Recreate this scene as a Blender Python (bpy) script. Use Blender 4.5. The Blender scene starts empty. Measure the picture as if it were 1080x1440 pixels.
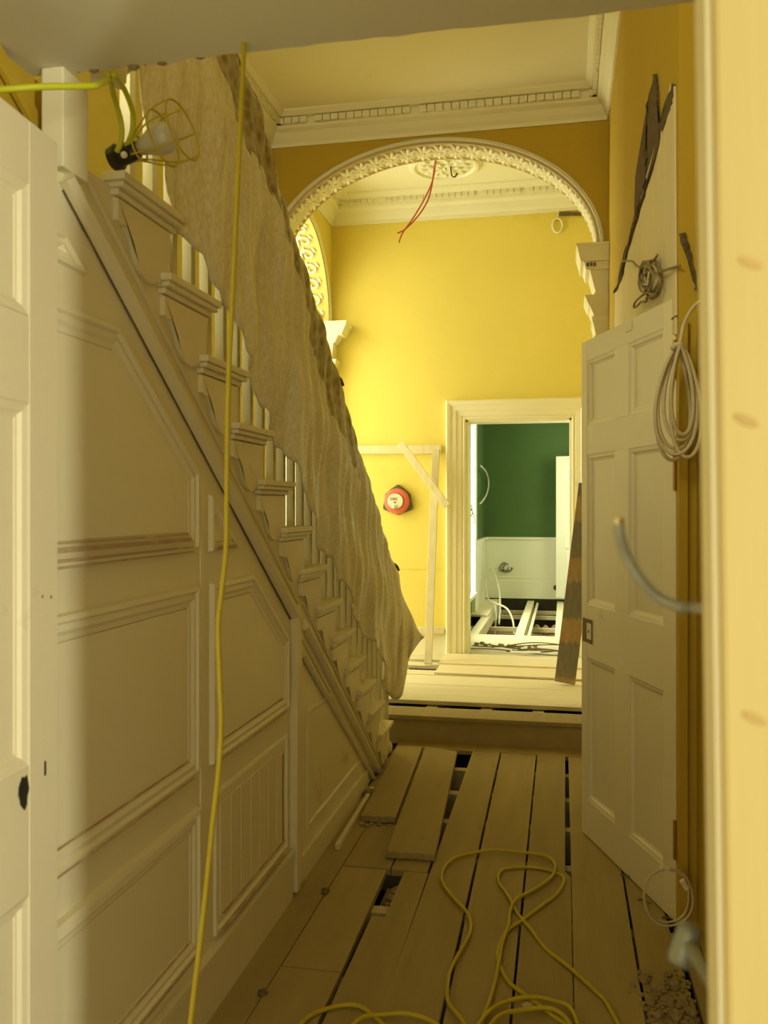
import bpy, bmesh, math, random
from mathutils import Vector, Matrix
random.seed(11)
SC = bpy.context.scene
COL = SC.collection
R = math.radians

# ------------------------------------------------------------------ camera
F = 1230.0                       # focal length in pixels of the 1080x1440 frame
TH = math.atan(252 / F)          # camera is turned 11.6 degrees left of the corridor axis
S, CO = math.sin(TH), math.cos(TH)
H, HV = 1.5, 712.0               # eye height, horizon row
cd = bpy.data.cameras.new('camera')
cam = bpy.data.objects.new('camera', cd)
COL.objects.link(cam)
cam.location = (0, 0, H)
cam.rotation_euler = (R(90), 0, TH)
cd.sensor_width = 36
cd.lens = F * 36 / 1440
cd.shift_y = (HV - 720) / 1440
cd.clip_start = .05
cd.dof.use_dof = True
cd.dof.focus_distance = 4.6
cd.dof.aperture_fstop = 5.2
SC.camera = cam

# ------------------------------------------------------------------ world, daylight, exposure
w = bpy.data.worlds.new('sky'); SC.world = w; w.use_nodes = True
w.node_tree.nodes['Background'].inputs[0].default_value = (1.0, .93, .60, 1)
w.node_tree.nodes['Background'].inputs[1].default_value = 1.25

def area(name, loc, target, sx, sy, power, col):
    l = bpy.data.lights.new(name, 'AREA'); l.shape = 'RECTANGLE'; l.size = sx; l.size_y = sy
    l.energy = power; l.color = col
    o = bpy.data.objects.new(name, l); COL.objects.link(o); o.location = loc
    o.rotation_euler = (Vector(target) - Vector(loc)).to_track_quat('-Z', 'Y').to_euler()
    return o
DAY = (1.0, 1.0, .68)
area('hall_window_daylight', (-3.45, 6.85, 2.3), (0, 6.95, 2.0), 1.5, 3.6, 108, DAY)
area('green_room_window_daylight', (-1.75, 9.9, 1.5), (0, 10.2, 1.2), 2.0, 2.4, 190, (1.0, 1.0, .76))
area('green_room_added_fill', (.95, 11.3, 1.9), (-1.1, 11.6, 1.2), 1.2, 1.6, 36, (1.0, 1.0, .76))  # fill lamp added to brighten the left green wall, not a window
area('room_window_daylight', (3.50, -2.50, 1.4), (-1.0, 1.45, 1.25), .20, 2.0, 158, (1.0, 1.0, .76))
area('landing_window_daylight', (-1.55, .15, 3.7), (-1.45, 4.0, 1.5), .9, .9, 36, DAY)
SC.view_settings.view_transform = 'Standard'
SC.view_settings.look = 'None'
SC.view_settings.gamma = 1
SC.view_settings.use_curve_mapping = False
SC.view_settings.exposure = 0

# ------------------------------------------------------------------ unprojection onto real planes (survey of the place)
def ray(u, v):
    a = (u - 540) / F; b = (HV - v) / F
    return Vector((a * CO - S, a * S + CO, b))
def on_x(u, v, X):
    r = ray(u, v); t = X / r.x; return Vector((X, r.y * t, H + r.z * t))
def on_y(u, v, Y):
    r = ray(u, v); t = Y / r.y; return Vector((r.x * t, Y, H + r.z * t))
def on_z(u, v, Z=0):
    r = ray(u, v); t = (Z - H) / r.z; return Vector((r.x * t, r.y * t, Z))
def at_d(u, v, d):
    r = ray(u, v); return Vector((r.x * d, r.y * d, H + r.z * d))

# ------------------------------------------------------------------ materials
def mat(name, col, rough=.55, var=.12, scale=3.0, bump=.0, bscale=40, metal=0.0, dirt=None, dscale=2.2, dthr=.62, stretch=None, trans=0.0):
    m = bpy.data.materials.new(name); m.use_nodes = True
    nt = m.node_tree; N = nt.nodes; L = nt.links
    b = N['Principled BSDF']; b.inputs['Roughness'].default_value = rough; b.inputs['Metallic'].default_value = metal
    tc = N.new('ShaderNodeTexCoord'); vec = tc.outputs['Object']
    if stretch:
        mp = N.new('ShaderNodeMapping'); mp.inputs['Scale'].default_value = stretch
        L.new(vec, mp.inputs['Vector']); vec = mp.outputs['Vector']
    n = N.new('ShaderNodeTexNoise'); n.inputs['Scale'].default_value = scale; n.inputs['Detail'].default_value = 5
    L.new(vec, n.inputs['Vector'])
    mx = N.new('ShaderNodeMix'); mx.data_type = 'RGBA'
    mx.inputs['A'].default_value = (*[c * (1 - var) for c in col], 1)
    mx.inputs['B'].default_value = (*[min(1, c * (1 + var)) for c in col], 1)
    L.new(n.outputs['Fac'], mx.inputs['Factor'])
    out = mx.outputs['Result']
    if dirt:
        n2 = N.new('ShaderNodeTexNoise'); n2.inputs['Scale'].default_value = dscale; n2.inputs['Detail'].default_value = 8; n2.inputs['Roughness'].default_value = .65
        L.new(tc.outputs['Object'], n2.inputs['Vector'])
        mr = N.new('ShaderNodeMapRange'); mr.inputs['From Min'].default_value = dthr; mr.inputs['From Max'].default_value = dthr + .14
        mr.inputs['To Max'].default_value = .8
        L.new(n2.outputs['Fac'], mr.inputs['Value'])
        m2 = N.new('ShaderNodeMix'); m2.data_type = 'RGBA'; m2.inputs['B'].default_value = (*dirt, 1)
        L.new(out, m2.inputs['A']); L.new(mr.outputs['Result'], m2.inputs['Factor']); out = m2.outputs['Result']
    oi = N.new('ShaderNodeObjectInfo')
    hv = N.new('ShaderNodeHueSaturation')
    mr2 = N.new('ShaderNodeMapRange'); mr2.inputs['To Min'].default_value = 1 - var * .5; mr2.inputs['To Max'].default_value = 1 + var * .5
    L.new(oi.outputs['Random'], mr2.inputs['Value']); L.new(mr2.outputs['Result'], hv.inputs['Value'])
    L.new(out, hv.inputs['Color']); L.new(hv.outputs['Color'], b.inputs['Base Color'])
    if bump:
        nb = N.new('ShaderNodeTexNoise'); nb.inputs['Scale'].default_value = bscale; nb.inputs['Detail'].default_value = 4
        L.new(vec, nb.inputs['Vector'])
        bp = N.new('ShaderNodeBump'); bp.inputs['Strength'].default_value = bump; bp.inputs['Distance'].default_value = .01
        L.new(nb.outputs['Fac'], bp.inputs['Height']); L.new(bp.outputs['Normal'], b.inputs['Normal'])
    return m

M = {}
M['cream'] = mat('cream_paint', (.86, .79, .55), .5, .05, 2.5, .08, 30, dirt=(.50, .42, .22), dscale=3.0, dthr=.66)
M['stair'] = mat('old_stair_paint', (.81, .73, .49), .5, .07, 3, .10, 35, dirt=(.42, .33, .16), dscale=4.5, dthr=.62)
M['door'] = mat('door_paint', (.87, .78, .54), .45, .06, 2.5, .06, 40, dirt=(.52, .43, .24), dscale=5, dthr=.66)
M['white'] = mat('plaster_white', (.86, .83, .62), .6, .04, 2, .06, 40)
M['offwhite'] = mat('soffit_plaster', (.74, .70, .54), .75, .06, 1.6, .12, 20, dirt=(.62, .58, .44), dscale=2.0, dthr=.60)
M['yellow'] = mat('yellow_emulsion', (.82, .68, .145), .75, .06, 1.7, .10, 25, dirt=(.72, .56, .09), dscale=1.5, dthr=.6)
M['yellow_shaded'] = mat('yellow_emulsion_shaded', (.52, .345, .02), .75, .06, 1.7, .10, 25)  # same yellow paint, with the dimmer light of these walls put into its colour
M['green'] = mat('green_emulsion', (.078, .145, .034), .8, .10, 3, .1, 25)
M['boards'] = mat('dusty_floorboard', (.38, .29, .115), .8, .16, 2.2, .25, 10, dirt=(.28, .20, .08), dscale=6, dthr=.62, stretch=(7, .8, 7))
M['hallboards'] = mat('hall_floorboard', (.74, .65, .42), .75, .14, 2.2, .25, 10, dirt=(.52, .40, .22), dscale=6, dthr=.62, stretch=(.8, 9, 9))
M['ply'] = mat('plywood', (.80, .68, .42), .7, .08, 2, .1, 20, stretch=(.8, 6, 6))
M['raw'] = mat('raw_timber', (.76, .66, .40), .7, .16, 4, .2, 12, stretch=(9, 9, 1))
M['pine'] = mat('new_pine', (.55, .42, .15), .55, .12, 2.2, .05, 20, stretch=(10, 10, .7))
M['joist'] = mat('joist_timber', (.58, .48, .28), .8, .18, 3, .2, 12, stretch=(8, .8, 8))
M['void'] = mat('dirt_under_floor', (.045, .032, .014), .95, .4, 8, .6, 14)
M['rubble'] = mat('plaster_rubble', (.33, .25, .125), .95, .35, 30, .6, 40)
M['lath'] = mat('broken_plaster_edge', (.15, .10, .045), .95, .75, 55, 1.0, 45)
M['boarding'] = mat('bare_boarding', (.86, .74, .46), .75, .10, 2.5, .15, 20, dirt=(.50, .40, .2), dscale=4, dthr=.62, stretch=(4, 4, .7))
M['yellowcable'] = mat('yellow_cable', (.54, .42, .012), .45, .08, 6)
M['neoncable'] = mat('bright_yellow_cable', (.56, .56, .015), .45, .08, 6)
M['greycable'] = mat('grey_cable', (.33, .33, .27), .35, .1, 8)
M['whitecable'] = mat('dusty_white_cable', (.66, .56, .36), .5, .12, 8)
M['palecable'] = mat('pale_cable', (.75, .73, .55), .5, .1, 8)
M['darkcable'] = mat('dark_cable', (.16, .13, .08), .6, .2, 8)
M['redcable'] = mat('red_cable', (.62, .14, .05), .45, .1, 8)
M['black'] = mat('black_plastic', (.02, .02, .018), .4, .2, 8)
M['metal'] = mat('dull_aluminium', (.24, .25, .21), .32, .1, 10, metal=.3)
M['brass'] = mat('brass', (.55, .36, .08), .35, .2, 20, metal=.9)
M['steel'] = mat('bright_steel', (.80, .78, .70), .25, .1, 10, metal=1)
M['rust'] = mat('rusty_iron', (.12, .08, .04), .8, .3, 25)
M['lockwood'] = mat('bare_wood_mortise', (.22, .15, .06), .8, .2, 20)
M['bellred'] = mat('red_bell', (.70, .15, .085), .35, .08, 8)
M['bellface'] = mat('bell_face', (.74, .70, .50), .45, .04, 8)
M['bellback'] = mat('bell_backplate', (.10, .11, .05), .5, .1, 8)
M['ink'] = mat('dark_red_ink', (.16, .02, .02), .6, .05, 8)
M['inkblack'] = mat('black_ink', (.02, .02, .02), .6, .05, 8)
M['bulb'] = mat('frosted_lamp_glass', (.62, .56, .40), .3, .05, 6)

def lean_mat():
    m = bpy.data.materials.new('weathered_plank'); m.use_nodes = True
    nt = m.node_tree; N = nt.nodes; L = nt.links; b = N['Principled BSDF']; b.inputs['Roughness'].default_value = .85
    tc = N.new('ShaderNodeTexCoord'); sp = N.new('ShaderNodeSeparateXYZ'); L.new(tc.outputs['Object'], sp.inputs[0])
    n = N.new('ShaderNodeTexNoise'); n.inputs['Scale'].default_value = 9; n.inputs['Detail'].default_value = 6
    mp = N.new('ShaderNodeMapping'); mp.inputs['Scale'].default_value = (6, 6, 1); L.new(tc.outputs['Object'], mp.inputs[0]); L.new(mp.outputs[0], n.inputs['Vector'])
    ad = N.new('ShaderNodeMath'); ad.operation = 'MULTIPLY_ADD'; ad.inputs[1].default_value = .10; L.new(n.outputs['Fac'], ad.inputs[0]); L.new(sp.outputs['Z'], ad.inputs[2])
    mo = N.new('ShaderNodeMath'); mo.operation = 'PINGPONG'; mo.inputs[1].default_value = .225; L.new(ad.outputs[0], mo.inputs[0])
    mr = N.new('ShaderNodeMapRange'); mr.inputs['From Min'].default_value = .075; mr.inputs['From Max'].default_value = .10; L.new(mo.outputs[0], mr.inputs['Value'])
    mx = N.new('ShaderNodeMix'); mx.data_type = 'RGBA'; mx.inputs['A'].default_value = (.46, .27, .085, 1); mx.inputs['B'].default_value = (.20, .165, .09, 1)
    L.new(mr.outputs[0], mx.inputs['Factor'])
    m2 = N.new('ShaderNodeMix'); m2.data_type = 'RGBA'; m2.blend_type = 'MULTIPLY'; m2.inputs['Factor'].default_value = .7
    L.new(mx.outputs['Result'], m2.inputs['A']); L.new(n.outputs['Color'], m2.inputs['B'])
    gm = N.new('ShaderNodeGamma'); gm.inputs[1].default_value = .75; L.new(m2.outputs['Result'], gm.inputs[0])
    L.new(gm.outputs[0], b.inputs['Base Color'])
    return m
M['plank'] = lean_mat()

def bubble_mat(name='bubble_wrap', ca=(.80, .70, .44), cb=(1.0, .98, .84), vs=95, bs=.45, tr_=.16, hexes=False):
    m = bpy.data.materials.new(name); m.use_nodes = True
    nt = m.node_tree; N = nt.nodes; L = nt.links; b = N['Principled BSDF']
    b.inputs['Roughness'].default_value = .26
    b.inputs['Base Color'].default_value = (.66, .56, .33, 1)
    tc = N.new('ShaderNodeTexCoord')
    vo = N.new('ShaderNodeTexVoronoi'); vo.inputs['Scale'].default_value = vs; L.new(tc.outputs['Object'], vo.inputs['Vector'])
    no = N.new('ShaderNodeTexNoise'); no.inputs['Scale'].default_value = 26; no.inputs['Detail'].default_value = 5
    mp = N.new('ShaderNodeMapping'); mp.inputs['Scale'].default_value = (1.6, 1.6, .28); L.new(tc.outputs['Object'], mp.inputs[0]); L.new(mp.outputs[0], no.inputs['Vector'])
    ad = N.new('ShaderNodeMath'); ad.operation = 'MULTIPLY_ADD'; ad.inputs[1].default_value = -1.0; L.new(vo.outputs['Distance'], ad.inputs[0])
    mu = N.new('ShaderNodeMath'); mu.operation = 'MULTIPLY'; mu.inputs[1].default_value = 1.6; L.new(no.outputs['Fac'], mu.inputs[0]); L.new(mu.outputs[0], ad.inputs[2])
    bp = N.new('ShaderNodeBump'); bp.inputs['Strength'].default_value = bs; bp.inputs['Distance'].default_value = .003; L.new(ad.outputs[0], bp.inputs['Height'])
    L.new(bp.outputs['Normal'], b.inputs['Normal'])
    fi = N.new('ShaderNodeTexNoise'); fi.inputs['Scale'].default_value = 85; fi.inputs['Detail'].default_value = 3
    mf = N.new('ShaderNodeMapping'); mf.inputs['Scale'].default_value = (1, 1, .55); L.new(tc.outputs['Object'], mf.inputs[0]); L.new(mf.outputs[0], fi.inputs['Vector'])
    big = N.new('ShaderNodeTexNoise'); big.inputs['Scale'].default_value = 5; big.inputs['Detail'].default_value = 4
    mg = N.new('ShaderNodeMapping'); mg.inputs['Scale'].default_value = (1.5, 1.5, .5); L.new(tc.outputs['Object'], mg.inputs[0]); L.new(mg.outputs[0], big.inputs['Vector'])
    sm_ = N.new('ShaderNodeMath'); sm_.operation = 'MULTIPLY_ADD'; sm_.inputs[1].default_value = .7; L.new(fi.outputs['Fac'], sm_.inputs[0])
    hf = N.new('ShaderNodeMath'); hf.operation = 'MULTIPLY'; hf.inputs[1].default_value = .5; L.new(big.outputs['Fac'], hf.inputs[0]); L.new(hf.outputs[0], sm_.inputs[2])
    rg = N.new('ShaderNodeMapRange'); rg.inputs['From Min'].default_value = .42; rg.inputs['From Max'].default_value = .78; L.new(sm_.outputs[0], rg.inputs['Value'])
    cr = N.new('ShaderNodeMix'); cr.data_type = 'RGBA'; cr.inputs['A'].default_value = (*ca, 1); cr.inputs['B'].default_value = (*cb, 1)
    if hexes:
        hx = N.new('ShaderNodeMapRange'); hx.inputs['From Min'].default_value = .25; hx.inputs['From Max'].default_value = .62
        L.new(vo.outputs['Distance'], hx.inputs['Value']); L.new(hx.outputs['Result'], cr.inputs['Factor'])
    else:
        L.new(rg.outputs['Result'], cr.inputs['Factor'])
    L.new(cr.outputs['Result'], b.inputs['Base Color'])
    tr = N.new('ShaderNodeBsdfTranslucent'); L.new(cr.outputs['Result'], tr.inputs['Color']); L.new(bp.outputs['Normal'], tr.inputs['Normal'])
    mi = N.new('ShaderNodeMixShader'); mi.inputs[0].default_value = tr_
    L.new(b.outputs[0], mi.inputs[1]); L.new(tr.outputs[0], mi.inputs[2])
    L.new(mi.outputs[0], N['Material Output'].inputs['Surface'])
    return m
M['bubble'] = bubble_mat()
M['bubble_edge'] = bubble_mat('bubble_wrap_shaded_band', (.30, .24, .11), (.52, .44, .24), 26, .8, .12, True)  # top band against the light, its shading painted as a darker colour

# ------------------------------------------------------------------ mesh helpers
def B(): return bmesh.new()
def box(bm, x0, x1, y0, y1, z0, z1, mx=None):
    vs = [Vector((x, y, z)) for x in (x0, x1) for y in (y0, y1) for z in (z0, z1)]
    if mx is not None: vs = [mx @ v for v in vs]
    v = [bm.verts.new(p) for p in vs]
    for f in ((0, 1, 3, 2), (4, 6, 7, 5), (0, 4, 5, 1), (2, 3, 7, 6), (0, 2, 6, 4), (1, 5, 7, 3)):
        bm.faces.new([v[i] for i in f])
def loft(bm, rings, closed=True, cap=True):
    rr = [[bm.verts.new(p) for p in r] for r in rings]
    n = len(rr[0])
    for a, b in zip(rr, rr[1:]):
        for i in range(n if closed else n - 1):
            j = (i + 1) % n
            bm.faces.new((a[i], a[j], b[j], b[i]))
    if cap and closed:
        bm.faces.new(rr[0][::-1]); bm.faces.new(rr[-1])
    return rr
def prism(bm, poly, ax, a0, a1):
    """extrude a 2D polygon along axis ax ('x': (y,z) poly, 'y': (x,z), 'z': (x,y))"""
    def P(p, a):
        return {'x': (a, p[0], p[1]), 'y': (p[0], a, p[1]), 'z': (p[0], p[1], a)}[ax]
    loft(bm, [[P(p, a0) for p in poly], [P(p, a1) for p in poly]])
def smooth_path(pts, k=6, closed=False):
    pts = [Vector(p) for p in pts]; out = []; n = len(pts)
    for i in range(n if closed else n - 1):
        g = lambda j: pts[j % n] if closed else pts[max(0, min(n - 1, j))]
        p0, p1, p2, p3 = g(i - 1), g(i), g(i + 1), g(i + 2)
        for q in range(k):
            t = q / k
            out.append(.5 * ((2 * p1) + (p2 - p0) * t + (2 * p0 - 5 * p1 + 4 * p2 - p3) * t * t + (3 * p1 - p0 - 3 * p2 + p3) * t ** 3))
    if not closed: out.append(pts[-1])
    return out
def tube(bm, pts, r, seg=8, k=6, closed=False, smooth=True):
    P = smooth_path(pts, k, closed) if smooth else [Vector(p) for p in pts]
    n = len(P); rings = []; up = None
    for i, p in enumerate(P):
        a = P[(i - 1) % n] if (closed or i) else P[0]
        b = P[(i + 1) % n] if (closed or i < n - 1) else P[-1]
        t = (b - a).normalized()
        if up is None: up = t.orthogonal().normalized()
        up = (up - t * up.dot(t)).normalized(); s = t.cross(up)
        rr = r(i / max(1, n - 1)) if callable(r) else r
        rings.append([p + rr * (math.cos(2 * math.pi * q / seg) * up + math.sin(2 * math.pi * q / seg) * s) for q in range(seg)])
    if closed:
        rings.append(rings[0]); loft(bm, rings, cap=False); bmesh.ops.remove_doubles(bm, verts=bm.verts, dist=1e-5)
    else: loft(bm, rings)
def lathe(bm, prof, mx, seg=24):
    rings = [[mx @ Vector((r * math.cos(2 * math.pi * q / seg), r * math.sin(2 * math.pi * q / seg), z)) for q in range(seg)] for r, z in prof]
    loft(bm, rings)
def ellipsoid(bm, c, rx, ry, rz, mx=Matrix(), seg=8, rg=5):
    t = bmesh.ops.create_uvsphere(bm, u_segments=seg, v_segments=rg, radius=1, matrix=mx @ Matrix.Translation(c) @ Matrix.Diagonal((rx, ry, rz, 1)))
def inset(poly, d):
    """inward offset of a convex polygon"""
    n = len(poly); A = sum(poly[i][0] * poly[(i + 1) % n][1] - poly[(i + 1) % n][0] * poly[i][1] for i in range(n))
    s = 1 if A > 0 else -1; out = []
    for i in range(n):
        p0, p1, p2 = Vector(poly[i - 1]), Vector(poly[i]), Vector(poly[(i + 1) % n])
        e1 = (p1 - p0).normalized(); e2 = (p2 - p1).normalized()
        n1 = Vector((-e1.y, e1.x)) * s; n2 = Vector((-e2.y, e2.x)) * s
        bis = (n1 + n2); k = d * 2 / bis.length_squared
        out.append(tuple(p1 + bis * k))
    return out

def link(name, bm, m, parent=None, smooth=False, origin=None, bevel=0):
    bmesh.ops.recalc_face_normals(bm, faces=bm.faces)
    if origin is not None: bmesh.ops.translate(bm, verts=bm.verts, vec=-Vector(origin))
    me = bpy.data.meshes.new(name); bm.to_mesh(me); bm.free()
    if smooth:
        for p in me.polygons: p.use_smooth = True
    for mm in (m if isinstance(m, (list, tuple)) else [m]): me.materials.append(mm)
    o = bpy.data.objects.new(name, me); COL.objects.link(o)
    if origin is not None: o.location = origin
    if parent is not None: attach(o, parent)
    if bevel:
        b = o.modifiers.new('bevel', 'BEVEL'); b.width = bevel; b.segments = 2; b.limit_method = 'ANGLE'
    return o
def world_of(o):
    m = o.matrix_basis.copy()
    return (world_of(o.parent) @ o.matrix_parent_inverse @ m) if o.parent else m   # the parent inverse is set after .parent, which clears it
def attach(o, parent):
    o.parent = parent; o.matrix_parent_inverse = world_of(parent).inverted()
def tag(o, label, cat, group=None):
    o['label'] = label; o['category'] = cat
    if group: o['group'] = group
    return o
def thing(name, loc, label, cat, group=None, rz=0):
    o = bpy.data.objects.new(name, None); COL.objects.link(o); o.location = loc; o.rotation_euler.z = rz; o.empty_display_size = .1
    return tag(o, label, cat, group)
def struct(name, bm, m, parent=None, **k):
    o = link(name, bm, m, parent, **k)
    if parent is None: o['kind'] = 'structure'
    return o

# ================================================================== SETTING
XL = -1.03                    # face of the panelling under the stairs
ZH = .17                      # hall floor level
ZC = 4.30                     # ceilings
YA0, YA1 = 6.05, 6.33         # arch wall
YF = 7.75                     # far wall of the hall

# ---- corridor floor: dark void, joists, boards
bm = B(); box(bm, -2.4, 1.2, -.9, 13.2, -.45, -.38)
floor = struct('floor', bm, M['void'])
bm = B()
box(bm, -2.4, 1.2, -.9, -.8, -.45, -.03); box(bm, -2.45, -2.35, -.9, 13.2, -.45, -.06); box(bm, 1.15, 1.25, -.9, 13.2, -.45, -.06); box(bm, -1.4, 1.2, 12.775, 12.80, -.45, .168); box(bm, -1.13, -1.10, 8.0, 12.8, -.4, .10); box(bm, -1.11, -1.06, -.8, 5.5, -.40, -.03); box(bm, .46, .50, -.8, 5.5, -.40, -.03)
box(bm, -2.3, .7, 5.545, 7.72, -.44, -.02)
link('void_light_block', bm, M['void'], floor)  # added sides and slab that keep stray light out of the floor void
for y in (1.2, 1.7, 2.2, 2.7, 3.22, 3.75, 4.2, 4.63, 5.05):
    bm = B(); box(bm, -1.03, .40, y, y + .06, -.18, -.031); link('joist', bm, M['joist'], floor)
def board(poly, z=0, th=.028, m='boards', tilt=0, parent=None, name='floorboard'):
    bm = B()
    dz = random.uniform(-.0015, .0015)
    loft(bm, [[(x, y, z - th + dz) for x, y in poly], [(x, y, z + dz + tilt * (random.random() - .5)) for x, y in poly]])
    return link(name, bm, M[m], parent or floor, bevel=.002)
g = .0025
def strip(x0n, x0f, x1n, x1f, y0, y1):      # x at the near end / far end of both sides, given for y0 and y1
    return [(x0n + g, y0 + g), (x1n - g, y0 + g), (x1f - g, y1 - g), (x0f + g, y1 - g)]
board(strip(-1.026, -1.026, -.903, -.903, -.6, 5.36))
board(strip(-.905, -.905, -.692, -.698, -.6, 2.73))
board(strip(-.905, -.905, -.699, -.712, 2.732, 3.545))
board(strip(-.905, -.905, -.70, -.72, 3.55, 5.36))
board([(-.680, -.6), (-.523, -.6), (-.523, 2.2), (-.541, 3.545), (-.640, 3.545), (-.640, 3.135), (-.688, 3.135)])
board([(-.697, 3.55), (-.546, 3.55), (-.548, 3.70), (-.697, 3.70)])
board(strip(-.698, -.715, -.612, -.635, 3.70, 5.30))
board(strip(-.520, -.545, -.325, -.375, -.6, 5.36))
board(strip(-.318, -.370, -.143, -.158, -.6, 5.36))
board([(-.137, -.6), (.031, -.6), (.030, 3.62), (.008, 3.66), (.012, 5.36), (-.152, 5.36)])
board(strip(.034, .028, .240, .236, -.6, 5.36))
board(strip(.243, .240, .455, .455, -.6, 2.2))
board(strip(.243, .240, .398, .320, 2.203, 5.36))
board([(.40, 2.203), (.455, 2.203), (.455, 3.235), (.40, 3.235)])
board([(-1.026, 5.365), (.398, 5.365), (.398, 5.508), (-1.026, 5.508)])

# ---- step up to the hall
bm = B(); box(bm, -1.95, .40, 5.51, 5.535, -.02, .142); struct('trim_1', bm, M['boards'])
bm = B(); box(bm, -1.95, .40, 5.485, 5.735, .142, ZH); o = struct('trim_2', bm, M['boards'], bevel=.006)
# ---- hall floor (boards run across)
for x in (-1.62, -1.34, -.91, -.54, -.20, .16):
    bm = B(); box(bm, x, x + .075, 5.54, 7.70, -.02, .140); link('joist', bm, M['joist'], floor)
def hboard(x0, x1, y0, y1, z=ZH, sk=0.0):
    return board([(x0, y0), (x1, y0 + sk), (x1, y1 + sk), (x0, y1)], z, .028, 'hallboards')
hboard(-2.05, .60, 5.895, 6.225, ZH + .006)
hboard(-2.05, .60, 6.235, 6.335, ZH + .002); hboard(-2.05, .60, 6.342, 6.475)
hboard(-2.05, .60, 6.485, 6.83)
hboard(-2.05, -1.27, 6.84, 7.02)
hboard(-1.27, .60, 6.84, 7.02)
hboard(-2.05, -1.36, 7.03, 7.22); hboard(-1.01, .60, 7.03, 7.22)
hboard(-2.05, .60, 7.23, 7.40)
hboard(-2.05, -1.40, 7.41, 7.52); hboard(-1.02, .60, 7.41, 7.52)
hboard(-2.05, .60, 7.53, 7.74)
# threshold and green room floor
board([(-1.10, 7.76), (.30, 7.76), (.30, 8.40), (-1.10, 8.40)], ZH, .028, 'hallboards')
board([(-1.10, 8.41), (.30, 8.41), (.30, 9.12), (-1.10, 9.12)], ZH, .028, 'hallboards')
for x, wd in ((-.985, .10), (-.50, .09), (-.085, .09), (.40, .09)):
    bm = B(); box(bm, x, x + wd, 7.9, 12.75, .0, .142); link('joist', bm, M['hallboards'], floor)
bm = B(); box(bm, -.375, -.345, 9.15, 12.7, .09, .12); link('batten', bm, M['hallboards'], floor)
board([(-1.12, 10.75), (-.90, 10.75), (-.90, 12.6), (-1.12, 12.6)], ZH, .028, 'hallboards')
board([(-1.12, 9.15), (-1.0, 9.15), (-1.0, 9.75), (-1.12, 9.75)], ZH - .01, .028, 'hallboards')
for y in (9.6, 10.7, 11.9, 12.45):
    bm = B(); box(bm, -1.1, .9, y, y + .05, -.02, .03); link('batten', bm, M['joist'], floor)
for y in (9.9, 11.3):
    bm = B(); box(bm, -1.1, .9, y, y + .22, -.38, -.14); link('sleeper_wall', bm, M['rubble'], floor)

# ---- wall under the stairs, its panelling
RISE, GO = .1696, .242
def zt(k): return .235 + RISE * (k - 1)          # top of tread k
def yb(k): return 4.744 - GO * (k - 1)           # upper end of its nosing
TL = .34                                          # visible length of a nosing
sl = RISE / GO
def zs(y): return 1.084 - sl * (y - 3.20)        # lower edge of the string
bm = B()
prism(bm, [(1.05, 0), (4.80, 0), (4.80, max(0.0, zs(4.80)) + .06), (3.2, zs(3.2) + .05), (1.64, zs(1.64) + .05), (1.64, 2.10), (1.05, 2.10)], 'x', XL - .07, XL)
wl = struct('wall_left', bm, M['cream'])
def panel_mould(poly, name='panel_moulding', prof=((0, 0), (.004, .016), (.016, .019), (.022, .010), (.036, .014), (.046, .007), (.058, .006), (.062, 0)), m='cream', par=None):
    bm = B(); rings = []
    for d, h in prof:
        q = inset(poly, d); rings.append([(XL + h - .001, y, z) for y, z in q])
    loft(bm, rings, cap=False)
    return link(name, bm, M[m], par or wl)
P1 = [(1.20, 1.366), (2.342, 1.368), (2.342, 1.60), (1.88, 1.922), (1.20, 1.922)]
P2 = [(1.20, .735), (2.342, .735), (2.342, 1.276), (1.20, 1.276)]
P3 = [(1.20, .226), (2.350, .226), (2.350, .640), (1.20, .640)]
P4 = [(2.434, 1.365), (2.675, 1.365), (2.434, 1.536)]
P5 = [(2.440, .730), (3.178, .730), (3.178, 1.002), (2.789, 1.272), (2.440, 1.272)]
P6 = [(2.472, .205), (3.178, .205), (3.178, .640), (2.472, .640)]
P0 = [(1.30, 2.006), (1.752, 2.006), (1.66, 2.072), (1.30, 2.072)]
for p in (P1, P2, P3, P5): panel_mould(p)
thin = ((0, 0), (.003, .014), (.010, .016), (.015, .008), (.026, .010), (.032, 0))
panel_mould(P4, prof=thin); panel_mould(P0, prof=thin)
panel_mould(P6, prof=((0, 0), (.003, .008), (.012, .010), (.018, .002), (.040, .003), (.044, 0)))
# raised fields inside the big panels
for p in (P1, P2, P3, P5):
    bm = B(); q = inset(p, .061); prism(bm, q, 'x', XL - .002, XL + .004); link('panel', bm, M['cream'], wl)
# tongue and groove boards of the lower door panel
q0, q1 = 2.516, 3.134; nb = 7
for i in range(nb):
    a = q0 + (q1 - q0) * i / nb; b = q0 + (q1 - q0) * (i + 1) / nb
    bm = B(); box(bm, XL - .002, XL + .005, a + .0015, b - .0015, .25, .596); link('board', bm, M['stair'], wl, bevel=.002)
bm = B(); box(bm, XL + .003, XL + .0065, 3.118, 3.1245, .255, .575); link('gap_shadow_strip', bm, M['lath'], wl)
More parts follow.
